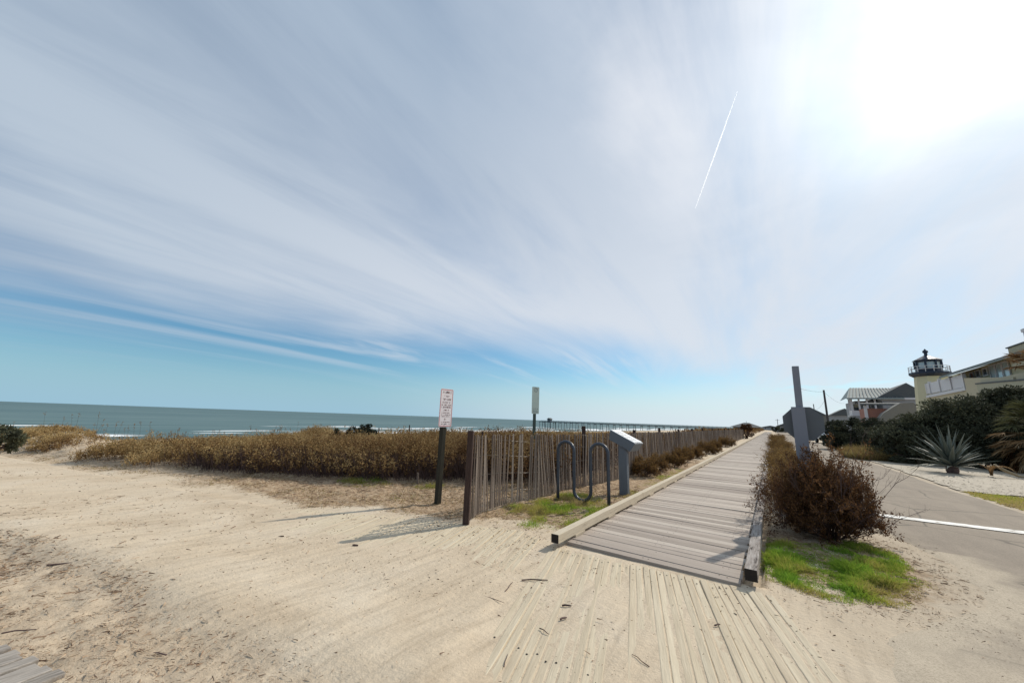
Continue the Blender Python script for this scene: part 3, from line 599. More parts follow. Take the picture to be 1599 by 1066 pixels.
# small dark specks trodden into the path
n = 26000; x = rng.uniform(-14, 1.6, n); y = rng.uniform(.2, 5.5, n); k = (y < fx(ACC, x)+.1) & (y > fx(LOW, x)-.3) & (rng.uniform(0, 1, n) < (.12+.6*sstep(.45, .7, fnoise(x*2, y*2, 3, 44)))*np.where(x < -5, .45, 1)); x, y = x[k], y[k]; nn = len(x); a = rng.uniform(0, 2*np.pi, nn)
L = rng.gamma(1.6, .005, nn)*np.clip(np.hypot(x, y)/4, .6, 1.7)+.004
tag(MB().blades(np.stack([x, y, np.maximum(gz(x, y), np.where(x > -4.6, .011, -9))+.004], -1), np.stack([np.cos(a), np.sin(a), rng.normal(0, .1, nn)], -1), L, L*.35, .1, np.clip(rng.beta(1.3, 2.4, nn), 0, 1)).build('path_specks', debris_m), 'tiny dark bits of straw and shell trodden into the sandy path', 'specks', kind='stuff')
# bigger twigs lying about
tw = [(835, 905, 40, 0.007, 5), (795, 915, 34, .004, 70), (770, 935, 40, .003, -30), (1000, 1030, 30, .003, 120), (100, 880, 26, .008, 20), (360, 957, 22, .006, 10), (390, 970, 26, .005, 0), (330, 930, 18, .005, -15), (490, 990, 16, .006, 10), (885, 945, 14, .008, 0), (880, 965, 12, .008, 30), (790, 1030, 30, .003, 80), (555, 851, 8, .012, 0), (605, 905, 12, .003, 8), (850, 985, 20, .004, -50), (660, 1045, 40, .003, -30), (1120, 975, 10, .006, 20), (250, 1020, 18, .004, 170), (30, 985, 24, .005, 20)]
k = MB()
for px, py, ln, r, dg in tw:
    c = G(px, py, 0.02); d = ln*c.length/620; a = rad(dg); dx = Vector((math.cos(a+YAW), math.sin(a+YAW), 0))*d/2
    mid = Vector((random.uniform(-.006, .006), random.uniform(-.006, .006), 0.004))
    k.tube([c-dx, c-dx*.3+mid, c+dx*.4-mid*.6+Vector((0, 0, .006)), c+dx], [r, r*.9, r*.8, r*.5], 5)
tag(k.build('fallen_twigs', twig_m), 'dark fallen twigs lying on the sandy board path', 'twigs', kind='stuff')

# ------------------------------------------------------------------ dune vegetation (one mass of low bushes)
def scrub(n, xr, yr, cond, hfun, leaf, stems, tonef, name, matl, label, cat):
    x = rng.uniform(*xr, n); y = rng.uniform(*yr, n); k = cond(x, y); x, y = x[k], y[k]; n = len(x)
    z0 = gz(x, y); h = hfun(x, y)*rng.uniform(.6, 1.12, n)
    fe = np.exp(-np.clip(y-veg_front(x), 0, 9)/.55)*(x < -4.6); D = np.stack([rng.normal(0, .28, n)+.20*fe, rng.normal(0, .28, n)-.34*fe, np.ones(n)], -1); D /= np.linalg.norm(D, axis=1, keepdims=True)
    B = np.stack([x, y, z0], -1); k = MB(); T = B+D*h[:, None]
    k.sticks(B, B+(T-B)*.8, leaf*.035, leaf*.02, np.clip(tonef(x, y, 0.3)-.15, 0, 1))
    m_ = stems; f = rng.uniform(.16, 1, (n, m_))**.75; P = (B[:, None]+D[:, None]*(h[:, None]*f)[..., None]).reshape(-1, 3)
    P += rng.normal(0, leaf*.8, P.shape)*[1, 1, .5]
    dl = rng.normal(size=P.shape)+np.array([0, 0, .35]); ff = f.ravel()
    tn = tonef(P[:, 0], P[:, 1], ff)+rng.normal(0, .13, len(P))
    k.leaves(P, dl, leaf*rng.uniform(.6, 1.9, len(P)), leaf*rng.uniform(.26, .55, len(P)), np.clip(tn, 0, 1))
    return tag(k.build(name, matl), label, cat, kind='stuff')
def dhh(x, y): return (0.60+0.36*sstep(-15, -6.5, x)+0.62*(fnoise(x*.75, y*.75, 4, 81)-.5))*np.clip(0.70+0.4*sstep(-.2, .9, y-veg_front(x)), 0, 1)*(1-.55*sstep(-15, -19, x)*sstep(9, 4, y))
def dtone(x, y, f): return 0.25+0.40*f+1.15*(fnoise(x*.8, y*.8, 4, 91)-.5)+0.12*sstep(-9, -14, x)  # lower leaves toned darker: shade low in the scrub put into leaf colour
vc = lambda x, y: (rng.uniform(0, 1, np.shape(x)) < veg_in(x, y)*np.where((x < -16) & (y < 5), sstep(.44, .58, fnoise(x*.7, y*.7, 3, 12)), 1))
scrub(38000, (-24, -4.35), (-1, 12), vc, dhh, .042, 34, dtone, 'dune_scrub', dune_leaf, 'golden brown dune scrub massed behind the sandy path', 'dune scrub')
def fh(x, y): return np.clip(1.0-.011*y+.25*(fnoise(x*.5, y*.5, 2, 3)-.5), .35, 1)
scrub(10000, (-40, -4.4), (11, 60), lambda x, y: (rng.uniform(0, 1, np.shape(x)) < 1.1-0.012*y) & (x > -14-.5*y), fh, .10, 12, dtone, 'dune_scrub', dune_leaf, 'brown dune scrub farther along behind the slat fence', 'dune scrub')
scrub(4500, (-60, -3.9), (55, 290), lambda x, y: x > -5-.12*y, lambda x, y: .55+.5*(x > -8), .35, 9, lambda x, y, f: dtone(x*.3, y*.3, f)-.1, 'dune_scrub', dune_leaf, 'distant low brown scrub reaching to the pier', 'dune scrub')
# bare woody stems, added to darken the shaded foot of the scrub front
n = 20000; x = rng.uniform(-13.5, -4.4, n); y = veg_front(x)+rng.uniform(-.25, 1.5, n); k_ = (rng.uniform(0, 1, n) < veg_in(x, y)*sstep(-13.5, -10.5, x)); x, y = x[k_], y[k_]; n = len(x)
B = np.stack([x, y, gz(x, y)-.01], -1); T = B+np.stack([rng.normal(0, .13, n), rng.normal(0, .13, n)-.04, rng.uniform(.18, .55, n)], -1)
tag(MB().sticks(B, T, .006, .003, 0.5).build('shade_stems', twig_m), 'bare dark woody stems added as shade under the front of the dune scrub', 'stems', kind='stuff')
# straggly dry grass on the strip between scrub and path
n = 60000; x = rng.uniform(-19, -3.0, n); y = rng.uniform(1, 9, n); lm = litter_mask(x, y)*(y > fx(ACC, x))*(1-.6*veg_in(x, y))*sstep(.42, .62, fnoise(x*1.7, y*1.7, 4, 87)); k_ = (rng.uniform(0, 1, n) < lm); x, y = x[k_], y[k_]; n = len(x)
tag(MB().blades(np.stack([x, y, gz(x, y)-.003], -1), np.stack([rng.normal(0, .9, n), rng.normal(0, .9, n), np.ones(n)], -1), rng.uniform(.03, .11, n), rng.uniform(.004, .008, n), rng.uniform(.3, 1, n), np.clip(rng.normal(.45, .25, n), 0, 1)).build('dry_grass', tan_grass), 'straggly dry grass on the strip between the dune scrub and the path', 'dry grass', kind='stuff')
# sea oats: tall thin stalks standing over the scrub
n = 210; x = rng.uniform(-30, -8, n); y = rng.uniform(1, 20, n); k = (y > veg_front(x)+1.5); x, y = x[k], y[k]; n = len(x)
B = np.stack([x, y, gz(x, y)], -1); T = B+np.stack([rng.normal(0, .1, n), rng.normal(0, .1, n), rng.uniform(.6, 1.05, n)], -1)
k = MB(); k.sticks(B, T, .004, .002, .3); f = rng.uniform(.8, 1, (n, 6)); P = (B[:, None]+(T-B)[:, None]*f[..., None]).reshape(-1, 3)
k.leaves(P, rng.normal(size=P.shape)+[0, 0, .6], .07, .018, .5)
tag(k.build('sea_oats', dune_leaf), 'thin sea oat stalks sticking up above the dune scrub', 'sea oats', kind='stuff')

# ------------------------------------------------------------------ shrubs
def grow(rngs, n0, L0, spread, levels, kids, shrink, r0, base_r=.05, up=0.2):
    """recursive twigs as arrays -> list of (A,B,ra,rb), tips"""
    segs = []; a = rngs.uniform(0, 2*np.pi, n0); el = rngs.uniform(*spread, n0)
    D = np.stack([np.cos(a)*np.cos(el), np.sin(a)*np.cos(el), np.sin(el)], -1)
    A = np.stack([np.cos(a)*base_r*rngs.uniform(0, 1, n0), np.sin(a)*base_r*rngs.uniform(0, 1, n0), np.zeros(n0)], -1)
    L = L0*rngs.uniform(.65, 1.1, n0); r = np.full(n0, r0); tips = []
    for lv in range(levels):
        M = A+D*(L*.5)[:, None]+rngs.normal(0, .06, A.shape)*L[:, None]; E = A+D*L[:, None]+np.array([0, 0, up])*(L*.25)[:, None]
        segs += [(A, M, r, r*.75), (M, E, r*.75, r*.5)]; tips.append((M, E, D))
        t = rngs.uniform(.25, 1.0, (len(A), kids)); P = np.where(t[..., None] < .5, A[:, None]+(M-A)[:, None]*(t*2)[..., None], M[:, None]+(E-M)[:, None]*(t*2-1)[..., None])
        nd = D[:, None]+rngs.normal(0, .55, P.shape); nd[..., 2] += up; nd /= np.linalg.norm(nd, axis=-1, keepdims=True)
        L = (L[:, None]*shrink*rngs.uniform(.6, 1.15, t.shape)).ravel(); r = np.repeat(r*.55, kids); A = P.reshape(-1, 3); D = nd.reshape(-1, 3)
    return segs, tips
def shrub(name, label, cat, seed, n0, L0, spread, levels, kids, shrink, r0, leaf, nleaf, lmat, smat, tone0=.4, base_r=.05, up=.2, flat=1.0, group=None, tspread=.18, start=1):
    rs = np.random.default_rng(seed); segs, tips = grow(rs, n0, L0, spread, levels, kids, shrink, r0, base_r, up)
    t = thing(name, label, cat, group=group); k = MB()
    for A, B, ra, rb in segs: k.sticks(A, B, ra, rb)
    k.build('twigs', smat, t); k = MB()
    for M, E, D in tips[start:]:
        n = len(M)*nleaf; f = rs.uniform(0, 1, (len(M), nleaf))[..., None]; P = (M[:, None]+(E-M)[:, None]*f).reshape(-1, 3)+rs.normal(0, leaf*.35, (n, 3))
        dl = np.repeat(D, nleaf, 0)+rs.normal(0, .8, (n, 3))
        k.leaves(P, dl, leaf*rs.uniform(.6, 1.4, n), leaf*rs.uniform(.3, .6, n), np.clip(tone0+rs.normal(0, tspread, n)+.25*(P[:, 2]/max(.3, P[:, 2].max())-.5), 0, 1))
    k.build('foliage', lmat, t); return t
# big bare-tipped shrub by the stop sign
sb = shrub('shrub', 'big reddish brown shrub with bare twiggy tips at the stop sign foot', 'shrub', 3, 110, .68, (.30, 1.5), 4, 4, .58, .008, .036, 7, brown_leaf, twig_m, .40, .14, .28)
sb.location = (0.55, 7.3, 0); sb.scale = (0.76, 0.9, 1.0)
segs, _ = grow(np.random.default_rng(77), 26, 1.12, (.30, 1.15), 3, 4, .42, .006, .2, .25); k = MB()
for A, B, ra, rb in segs: k.sticks(A+[.15, 0, .05], B+[.15, 0, .05], ra, rb)
k.build('bare_branches', twig_m, sb)
s2 = shrub('shrub', 'low brown shrub between the big shrub and the boardwalk kerb', 'shrub', 9, 40, .50, (.2, 1.5), 4, 4, .62, .006, .028, 3, brown_leaf, twig_m, .45, .10, .2)
s2.location = (0.02, 7.9, 0); s2.scale = (.62, 1.2, .95)
# hedge row beyond it
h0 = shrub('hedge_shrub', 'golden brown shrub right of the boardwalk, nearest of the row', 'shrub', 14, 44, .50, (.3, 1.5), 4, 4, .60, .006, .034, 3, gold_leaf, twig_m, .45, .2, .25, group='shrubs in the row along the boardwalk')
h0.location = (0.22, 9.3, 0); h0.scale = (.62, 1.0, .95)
for i in range(16):
    yy = 10.2+i*1.15+i*i*.14; lab = ['golden brown shrub right of the boardwalk, second of the row', 'golden brown shrub right of the boardwalk, third of the row'][i] if i < 2 else 'brown shrub in the far part of the row right of the boardwalk'
    dup(h0, (0.30+.1*random.random(), yy, 0), random.uniform(0, 6.28) if i % 2 else 3.14*random.random(), (.6+.35*random.random(), .8+.3*random.random()+.05*i, .78+.48*random.random()-.012*i), lab)
# shrubs against the fence
f0 = shrub('fence_shrub', 'brown leafy shrub growing at the foot of the slat fence, past the panel stand', 'shrub', 21, 40, .36, (.3, 1.5), 4, 4, .60, .006, .034, 3, gold_leaf, twig_m, .36, .2, .25, group='shrubs along the slat fence')
f0.location = (-3.22, 11.6, 0)
for i, (xx, yy, s) in enumerate([(-3.18, 13.2, 1.0), (-3.15, 15.0, .9), (-3.2, 17.2, 1.1), (-3.15, 20, 1.0), (-3.1, 23.5, 1.2), (-3.1, 28, 1.2), (-3.1, 33, 1.3)]):
    dup(f0, (xx, yy, 0), i*1.3, (s*.7, s*1.2, s), 'brown leafy shrub at the foot of the slat fence, beyond the nearest one')
# scrub pressing against the back of the fence
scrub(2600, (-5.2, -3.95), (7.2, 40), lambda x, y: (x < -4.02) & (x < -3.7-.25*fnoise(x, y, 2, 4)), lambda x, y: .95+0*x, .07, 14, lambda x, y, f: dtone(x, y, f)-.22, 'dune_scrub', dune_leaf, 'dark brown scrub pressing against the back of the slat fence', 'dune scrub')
def leafblob(k, c, rxyz, n, leaf, seed, tone0=.4, skew=(0, 0)):
    """leaves through an uneven crown: clumps scattered in an ellipsoid"""
    rs = np.random.default_rng(seed); nc = max(10, n//110); u = rs.normal(size=(nc, 3)); u /= np.linalg.norm(u, axis=1, keepdims=True); u[:, 2] = np.where(u[:, 2] < -.8, -u[:, 2], u[:, 2])
    cc = u*np.array(rxyz)*(rs.uniform(.35, 1.0, nc)**.5)[:, None]; cs = rs.uniform(.10, .26, nc)*min(rxyz)
    i = rs.integers(0, nc, n); d = rs.normal(size=(n, 3)); d /= np.linalg.norm(d, axis=1, keepdims=True); P = cc[i]+d*(cs[i]*rs.uniform(.5, 1.15, n))[:, None]*[1.25, 1.25, .8]
    P[:, 0] += skew[0]*P[:, 2]; P[:, 1] += skew[1]*P[:, 2]; P += np.array(c)
    ct = rs.normal(0, .13, nc)
    k.leaves(P, d+rs.normal(0, .6, (n, 3)), leaf*rs.uniform(.6, 1.5, n), leaf*rs.uniform(.3, .65, n), np.clip(tone0+ct[i]+rs.normal(0, .1, n), 0, 1)); return cc+np.array(c)
def bush(name, label, cat, loc, blobs, leaf, seed, lmat=green_leaf, tone0=.4, group=None):
    t = thing(name, label, cat, loc, group=group); k = MB(); s = MB()
    for i, (c, r, n) in enumerate(blobs):
        cc = leafblob(k, c, r, n, leaf, seed+i, tone0)
        for q in cc[::6]:
            b0 = Vector((c[0]*.8+random.uniform(-.2, .2), c[1]*.8+random.uniform(-.2, .2), -.05)); q = Vector(q); md = b0.lerp(q, .5)+Vector((random.uniform(-.1, .1), random.uniform(-.1, .1), .1))
            s.tube([b0, md, q], [.05*r[2]**.5, .032*r[2]**.5, .01], 5)
    k.build('foliage', lmat, t); s.build('stems', twig_m, t); return t
g30 = lambda px, py, Y: PY(px, py, Y)
bush('windswept_thicket', 'large dark windswept thicket sloping up towards the yellow house, behind the agave', 'thicket', (7.2, 28.5, 0),
     [((-1.6, .3, .9), (1.1, 2.0, 1.0), 9000), ((-.4, .6, 1.35), (1.4, 2.0, 1.25), 11000), ((1.0, .8, 1.9), (1.5, 2.2, 1.55), 14000), ((2.5, .8, 2.35), (1.6, 2.2, 1.45), 14000), ((3.9, .4, 2.2), (1.4, 2.0, 1.45), 11000), ((2.2, -.9, 1.0), (2.2, 1.2, 1.1), 11000), ((.2, -.5, .8), (1.6, 1.1, .9), 8000), ((-1.2, -1.1, .4), (1.3, .9, .5), 4500), ((1.2, -1.5, .5), (1.6, .9, .6), 5000)], .13, 100, tone0=.36)
bush('dark_hedge', 'dark green hedge beyond the tan grass clump, in front of the grey house', 'hedge', (4.9, 41, 0),
     [((-.6, 0, 1.1), (.9, 1.6, 1.25), 6000), ((.5, 0, 1.25), (1.0, 1.6, 1.25), 6000), ((1.7, .4, 1.3), (1.1, 1.6, 1.3), 6000), ((2.9, .2, 1.2), (1.2, 1.6, 1.2), 6000), ((-.3, -.9, .45), (1.2, .9, .5), 3500), ((1.6, -.9, .45), (1.3, .9, .5), 3500)], .15, 150, tone0=.26)
bush('rounded_shrub', 'dark rounded shrub between the dark hedge and the windswept thicket', 'shrub', (5.75, 34.5, 0), [((0, 0, .85), (.95, 1.2, .95), 7000), ((.9, .2, .8), (.9, 1.1, .9), 5000)], .12, 170, tone0=.24)
bush('low_shrub', 'low reddish dark shrub under the thicket right of the agave', 'shrub', (9.3, 26.3, 0), [((0, 0, .45), (1.3, .8, .6), 4500), ((1.2, .3, .5), (1.1, .8, .6), 3500)], .09, 180, brown_leaf, .25)
bush('green_shrub', 'dark green needle-leaved shrub at the left edge of the dunes', 'shrub', (-18.55, .62, 0.05), [((0, 0, .36), (.75, .55, .42), 4200), ((-.5, -.4, .38), (.6, .5, .42), 2500)], .085, 190, tone0=.34)
bush('dune_bush', 'dark nearly black bush on the dune crest left of the rules sign', 'bush', (-12.9, 8.7, .1), [((0, 0, .52), (.75, .45, .40), 2600), ((.1, .1, .82), (.28, .22, .22), 700), ((-.6, -.4, .48), (.5, .4, .34), 1200)], .075, 200, green_leaf, .10)
bush('dune_bush', 'small dark rounded bush on the dune between the rules sign and the dark crest bush', 'bush', (-11.6, 11.4, .1), [((0, 0, .5), (.7, .45, .33), 1600)], .075, 205, brown_leaf, .15)
bush('walkside_bush', 'dark rounded bush beside the far end of the slat fence and boardwalk', 'bush', (-2.9, 62, 0), [((0, 0, 1.0), (.75, 1.2, 1.05), 3000)], .16, 210, brown_leaf, .2)
# tan grass clump beside the road
def tuft(name, label, loc, n, r, h, matl, t0, w=.012):
    a = rng.uniform(0, 2*np.pi, n); q = np.sqrt(rng.uniform(0, 1, n)); x = np.cos(a)*q*r[0]; y = np.sin(a)*q*r[1]
    B = np.stack([x, y, np.zeros(n)], -1); D = np.stack([x/r[0]*.45+rng.normal(0, .25, n), y/r[1]*.45+rng.normal(0, .25, n), np.ones(n)], -1)
    o = MB().blades(B, D, h*rng.uniform(.55, 1.1, n)*(1-.35*q), w, rng.uniform(.1, .7, n), np.clip(t0+rng.normal(0, .2, n)+.2*np.sin(x*3+y), 0, 1)).build(name, matl); o.location = loc
    return tag(o, label, 'grass clump')
tuft('grass_clump', 'yellowish tan grass clump beside the road in front of the dark hedge', (4.35, 29.8, 0), 5200, (1.0, 2.2), 1.05, tan_grass, .55, .022)
tuft('grass_clump', 'reddish brown grass clump right of the yellowish one, left of the agave', (5.75, 28.6, 0), 3600, (.85, 1.2), .85, brown_leaf, .75, .02)
# ------------------------------------------------------------------ agave
ag = thing('agave', 'big grey green agave with long pointed leaves on the gravel bed', 'agave', (5.75, 22.6, 0.02))
def agleaf(k, az, el, L, w, bend, tone):
    P = []; n = 9; p = Vector((0, 0, .22)); e = el
    side = Vector((-math.sin(az), math.cos(az), 0))
    for i in range(n):
        f = i/(n-1); ww = w*(0.55+1.0*f if f < .3 else .85*(1-f)/.7+.0)*1.0 if f < 1 else .004
        d = Vector((math.cos(az)*math.cos(e), math.sin(az)*math.cos(e), math.sin(e))); up = side.cross(d)*-1
        P.append((p-side*ww/2+up*ww*.18, p, p+side*ww/2+up*ww*.18)); p = p+d*(L/(n-1)); e -= bend/(n-1)
    V = [q for tr in P for q in tr]; F = [[i*3+j, i*3+j+1, (i+1)*3+j+1, (i+1)*3+j] for i in range(n-1) for j in (0, 1)]
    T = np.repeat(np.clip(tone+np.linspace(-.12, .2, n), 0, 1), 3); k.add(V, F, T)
k = MB(); rs = random.Random(4)
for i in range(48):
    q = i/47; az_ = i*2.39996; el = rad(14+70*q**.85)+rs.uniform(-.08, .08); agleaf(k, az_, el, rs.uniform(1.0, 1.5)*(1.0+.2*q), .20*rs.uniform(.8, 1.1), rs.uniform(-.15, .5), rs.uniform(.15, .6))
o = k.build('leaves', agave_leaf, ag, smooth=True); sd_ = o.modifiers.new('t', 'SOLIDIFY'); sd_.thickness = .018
k = MB()
for az_, L, b in [(3.3, 1.35, .7), (3.75, 1.1, .5), (2.95, 1.2, .9), (4.3, .9, .6), (5.6, .8, .4), (5.1, .7, .9)]: agleaf(k, az_, rad(12), L, .13, b, .92)
o = k.build('old_leaves', agave_leaf, ag, smooth=True); sd_ = o.modifiers.new('t', 'SOLIDIFY'); sd_.thickness = .015
MB().lathe([(.16, -.03), (.19, .1), (.16, .3), (.1, .4)], seg=12).build('stem', twig_m, ag)
dv_ = thing('dead_leaf', 'pale curled dead agave leaves standing right of the agave', 'dead leaf', (6.62, 22.2, -0.16))
k = MB()
for az_, L, w_, b_, e_ in [(-.5, 1.10, .17, 3.6, 84), (.3, .95, .15, 2.6, 80), (-1.5, .9, .15, 2.2, 78), (2.6, .75, .14, 1.6, 80), (1.4, .8, .14, 2.4, 82)]: agleaf(k, az_, rad(e_), L, w_, b_, .45)
k.build('curled_blade', dead_leaf, dv_, smooth=True)
k = MB(); k.tube([(.1, 0, .62), (.35, -.05, .42), (.62, -.1, .27), (1.3, -.2, .22), (2.3, -.1, .20)], [.05, .055, .04, .025, .015], 6, .95); k.build('drooping_blade', dead_leaf, dv_, smooth=True)
# ------------------------------------------------------------------ palmetto on the right
pm = thing('palmetto', 'shaggy palmetto with green fans over dead brown fronds at the right edge', 'palmetto', (9.0, 25.6, 0))
k = MB(); k.tube([(0, 0, -.05), (.05, 0, .6), (.1, 0, 1.4), (.12, 0, 2.0)], [.2, .18, .17, .15], 9); k.build('trunk', twig_m, pm)
def fans(count, z, elr, L, matl, name, t0, rfan):
    k = MB(); rs = np.random.default_rng(int(z*100)+count)
    for i in range(count):
        a = rs.uniform(0, 6.28); e = rs.uniform(*elr); d = np.array([math.cos(a)*math.cos(e), math.sin(a)*math.cos(e), math.sin(e)]); b = np.array([.1, 0, z+rs.uniform(-.25, .25)])
        tip = b+d*L*rs.uniform(.7, 1.1); k.sticks(b[None], tip[None], .014, .01, t0)
        s1 = np.cross(d, [0, 0, 1]); s1 /= np.linalg.norm(s1); n = 22; an = np.linspace(-1.35, 1.35, n)+rs.normal(0, .04, n)
        D = d[None]*np.cos(an)[:, None]+s1[None]*np.sin(an)[:, None]+np.array([0, 0, -.12]); k.blades(np.repeat(tip[None], n, 0), D, rfan*rs.uniform(.8, 1.1, n), .045, rs.uniform(.2, .7, n), np.clip(t0+rs.normal(0, .18, n), 0, 1))
    k.build(name, matl, pm)
fans(24, 2.0, (-.1, 1.3), .75, mat('palm_leaf', tone=rampc((0.05, 0.055, 0.022), (0.10, 0.10, 0.04), (0.17, 0.16, 0.07)), tmix=1, trans=.25, spec=.3), 'green_fronds', .5, .62)
fans(34, 1.45, (-1.0, .1), .8, dead_leaf, 'dead_fronds', .45, .60)
pt = thing('palm', 'palm crown showing in front of the yellow house at the right edge', 'palm', (10.15, 27.5, 0)); pm = pt
k = MB(); k.tube([(0, 0, -.05), (.0, 0, 2), (.1, 0, 4.6)], [.17, .15, .13], 9); k.build('trunk', twig_m, pt)
fans(22, 4.7, (-.7, 1.2), .7, dead_leaf, 'fronds', .35, .55)

# ------------------------------------------------------------------ slat fence
FP = [(-3.72, 4.36), (-3.93, 4.9), (-4.0, 5.8), (-3.86, 6.6), (-3.90, 7.6), (-3.66, 9.2), (-3.5, 11), (-3.5, 25), (-3.45, 40), (-3.3, 61)]
fd = np.concatenate([[0], np.cumsum([math.dist(a, b) for a, b in zip(FP[:-1], FP[1:])])])
def fpos(s): return np.stack([np.interp(s, fd, [p[0] for p in FP]), np.interp(s, fd, [p[1] for p in FP])], -1)
fence = thing('slat_fence', 'weathered wooden slat sand fence with wires running along the boardwalk', 'fence', (0, 0, 0))
s = 0.06+np.cumsum(np.concatenate([rng.uniform(.042, .078, 115), rng.uniform(.048, .074, 1000)])); s = s[s < fd[-1]]
p = fpos(s); n = len(s); tang = fpos(s+.02)-fpos(s-.02); tang /= np.linalg.norm(tang, axis=1, keepdims=True)
lean = (fnoise(s*.45, s*0, 2, 101)-.5)*.38+rng.normal(0, .034, n)+.20*np.exp(-((s-2.75)/.45)**2)
lean2 = rng.normal(0, .012, n)+.05*(fnoise(s*.5, s*0+4, 2, 5)-.5)
gone = (s > 1.35) & (s < 2.0) & (rng.uniform(0, 1, n) < .35)
p, tang, lean, lean2, s_ = p[~gone], tang[~gone], lean[~gone], lean2[~gone], s[~gone]; n = len(p)
zt = 1.22+.05*(fnoise(s_*.6, s_*0, 3, 7)-.5)+rng.normal(0, .012, n); zb = .0+.06*fnoise(s_*.8, s_*0, 2, 9)
A = np.stack([p[:, 0], p[:, 1], zb], -1); T = np.concatenate([tang, np.zeros((n, 1))], 1); NN = np.stack([-tang[:, 1], tang[:, 0], np.zeros(n)], -1)
top = A+np.array([0, 0, 1.0])*(zt-zb)[:, None]-T*(lean*1.2)[:, None]+NN*(lean2*1.2)[:, None]
ax = (top-A)/2; m = MB(); m.boxes((A+top)/2, T*(.0145+rng.uniform(-.003, .004, n))[:, None], NN*.005, ax, rng.uniform(0, 1, n))
m.build('slats', slat_wood, fence)
m = MB()
for hz in (.24, .55, .86, 1.14):
    ss = np.arange(0, 60, .12); q = fpos(ss); zz = hz+.05*(fnoise(ss*.7, ss*0+hz, 3, 15)-.5)+.05*np.sin(ss*1.7+hz)*(ss < 6)
    ln = -np.interp(ss, s_, lean)*hz; tg = np.stack([np.interp(ss, s_, tang[:, 0]), np.interp(ss, s_, tang[:, 1])], -1)
    pts = np.stack([q[:, 0]+tg[:, 0]*ln, q[:, 1]+tg[:, 1]*ln, zz], -1)
    for off in (.007, -.007):
        nn_ = np.stack([-tg[:, 1], tg[:, 0]], -1)*off; P2 = pts.copy(); P2[:, :2] += nn_*np.cos(ss*26)[:, None]; m.sticks(P2[:-1], P2[1:], .0022, .0022)
m.build('wires', wire_m, fence)
def post(pos, h, w, ax=0, ay=0, r=0):
    k = MB(); k.box((0, 0, h/2-.1), (w, w, h+.2), taper=.98); o = k.build('post', post_wood, fence, bevel=.008); o.location = (*pos, 0); o.rotation_euler = (ax, ay, r); return o
post((-3.715, 4.33), 1.31, .088, r=.5)
for sv in (4.4, 7.6, 11, 14.5, 18, 22, 26, 30, 34, 38, 42, 46, 50, 54, 58):
    q = fpos(np.array([sv]))[0]; post((q[0]-.07, q[1]), 1.30+.1*random.random(), .075, random.uniform(-.03, .03), random.uniform(-.03, .03), random.random())
k = MB(); k.box((0, 0, 0), (.035, .012, .9)); o = k.build('loose_slat', post_wood, fence); o.location = (-4.0, 4.95, .83); o.rotation_euler = (0, .01, .6)
# ------------------------------------------------------------------ rules sign
def bars(k, x0, z0, w, h, seedn, y, ncol=7):
    """rows of tiny illegible strokes standing for a line of weathered lettering"""
    rs = random.Random(seedn); x = x0
    while x < x0+w-.006:
        cw = rs.uniform(.008, .016)*1.0
        if rs.random() < .14: x += cw*.8; continue
        for q in range(rs.choice([1, 2, 2, 3])):
            if rs.random() < .5: k.box((x+rs.choice([.15, .5, .85])*cw*.8, y, z0+h/2), (.0035, .0016, h))
            else: k.box((x+cw*.4, y, z0+rs.choice([.1, .5, .9])*h), (cw*.75, .0016, .0045))
        x += cw
rsn = thing('rules_sign', 'white beach rules sign with red border on a dark wooden post', 'sign', (-4.92, 4.99, 0), rad(90-6))
k = MB(); k.box((0, .045, .78), (.09, .09, 1.8)); k.build('post', sign_post, rsn, bevel=.006)
k = MB(); pts = [(-.15+.02, 1.32), (.15-.02, 1.32), (.15, 1.34), (.15, 1.99), (.13, 2.01), (-.13, 2.01), (-.15, 1.99), (-.15, 1.34)]
k.prism(pts, 1, -.006, -.002); pan = k.build('sign_panel', white_sign, rsn)
k = MB()
for c, sz in [((0, -.0068, 1.337), (.27, .0015, .010)), ((0, -.0068, 1.993), (.27, .0015, .010)), ((-.138, -.0068, 1.665), (.010, .0015, .646)), ((.138, -.0068, 1.665), (.010, .0015, .646))]: k.box(c, sz)
k.build('border', red_edge, pan)
k = MB(); rows = [(1.925, .04, .20), (1.86, .03, .12), (1.80, .034, .20), (1.745, .034, .20), (1.70, .028, .22), (1.66, .028, .22), (1.61, .024, .14), (1.565, .018, .20), (1.53, .018, .22), (1.50, .016, .20), (1.44, .034, .06), (1.40, .014, .20), (1.365, .014, .22)]
for i, (zz, hh, ww) in enumerate(rows): bars(k, -ww/2, zz, ww, hh, i+40, -.0066)
k.build('lettering', ink, pan)
for zz in (1.955, 1.375):
    k = MB(); k.lathe([(.011, 0), (.011, .004), (.006, .008)], (0, 0, 0), 8); k.V[-1] = k.V[-1][:, [0, 2, 1]]*[1, -1, 1]+[0, -.007, zz]; k.build('bolt', black_steel, rsn)
# second sign, behind the fence
gs = thing('small_sign', 'narrow pale green sign on a thin post behind the slat fence', 'sign', (-5.10, 8.48, 0), rad(66))
k = MB(); k.box((0, .032, .86), (.062, .06, 1.75)); k.build('post', green_metal, gs, bevel=.004)
k = MB(); k.prism([(-.10, 1.66), (.10, 1.66), (.115, 1.675), (.115, 2.35), (.10, 2.365), (-.10, 2.365), (-.115, 2.35), (-.115, 1.675)], 1, -.005, 0); gp_ = k.build('sign_panel', pale_green, gs)
k = MB(); ring = [(.055*math.cos(a), -.0065, 2.29+.055*math.sin(a)) for a in np.linspace(0, 6.283, 17)]; k.tube(ring, .006, 4); k.box((0, -.0065, 2.30), (.012, .002, .05)); k.box((.012, -.0065, 2.315), (.03, .002, .012))
for i, zz in enumerate((1.69, 1.73, 1.78)): bars(k, -.08, zz, .16, .022, 80+i, -.006)
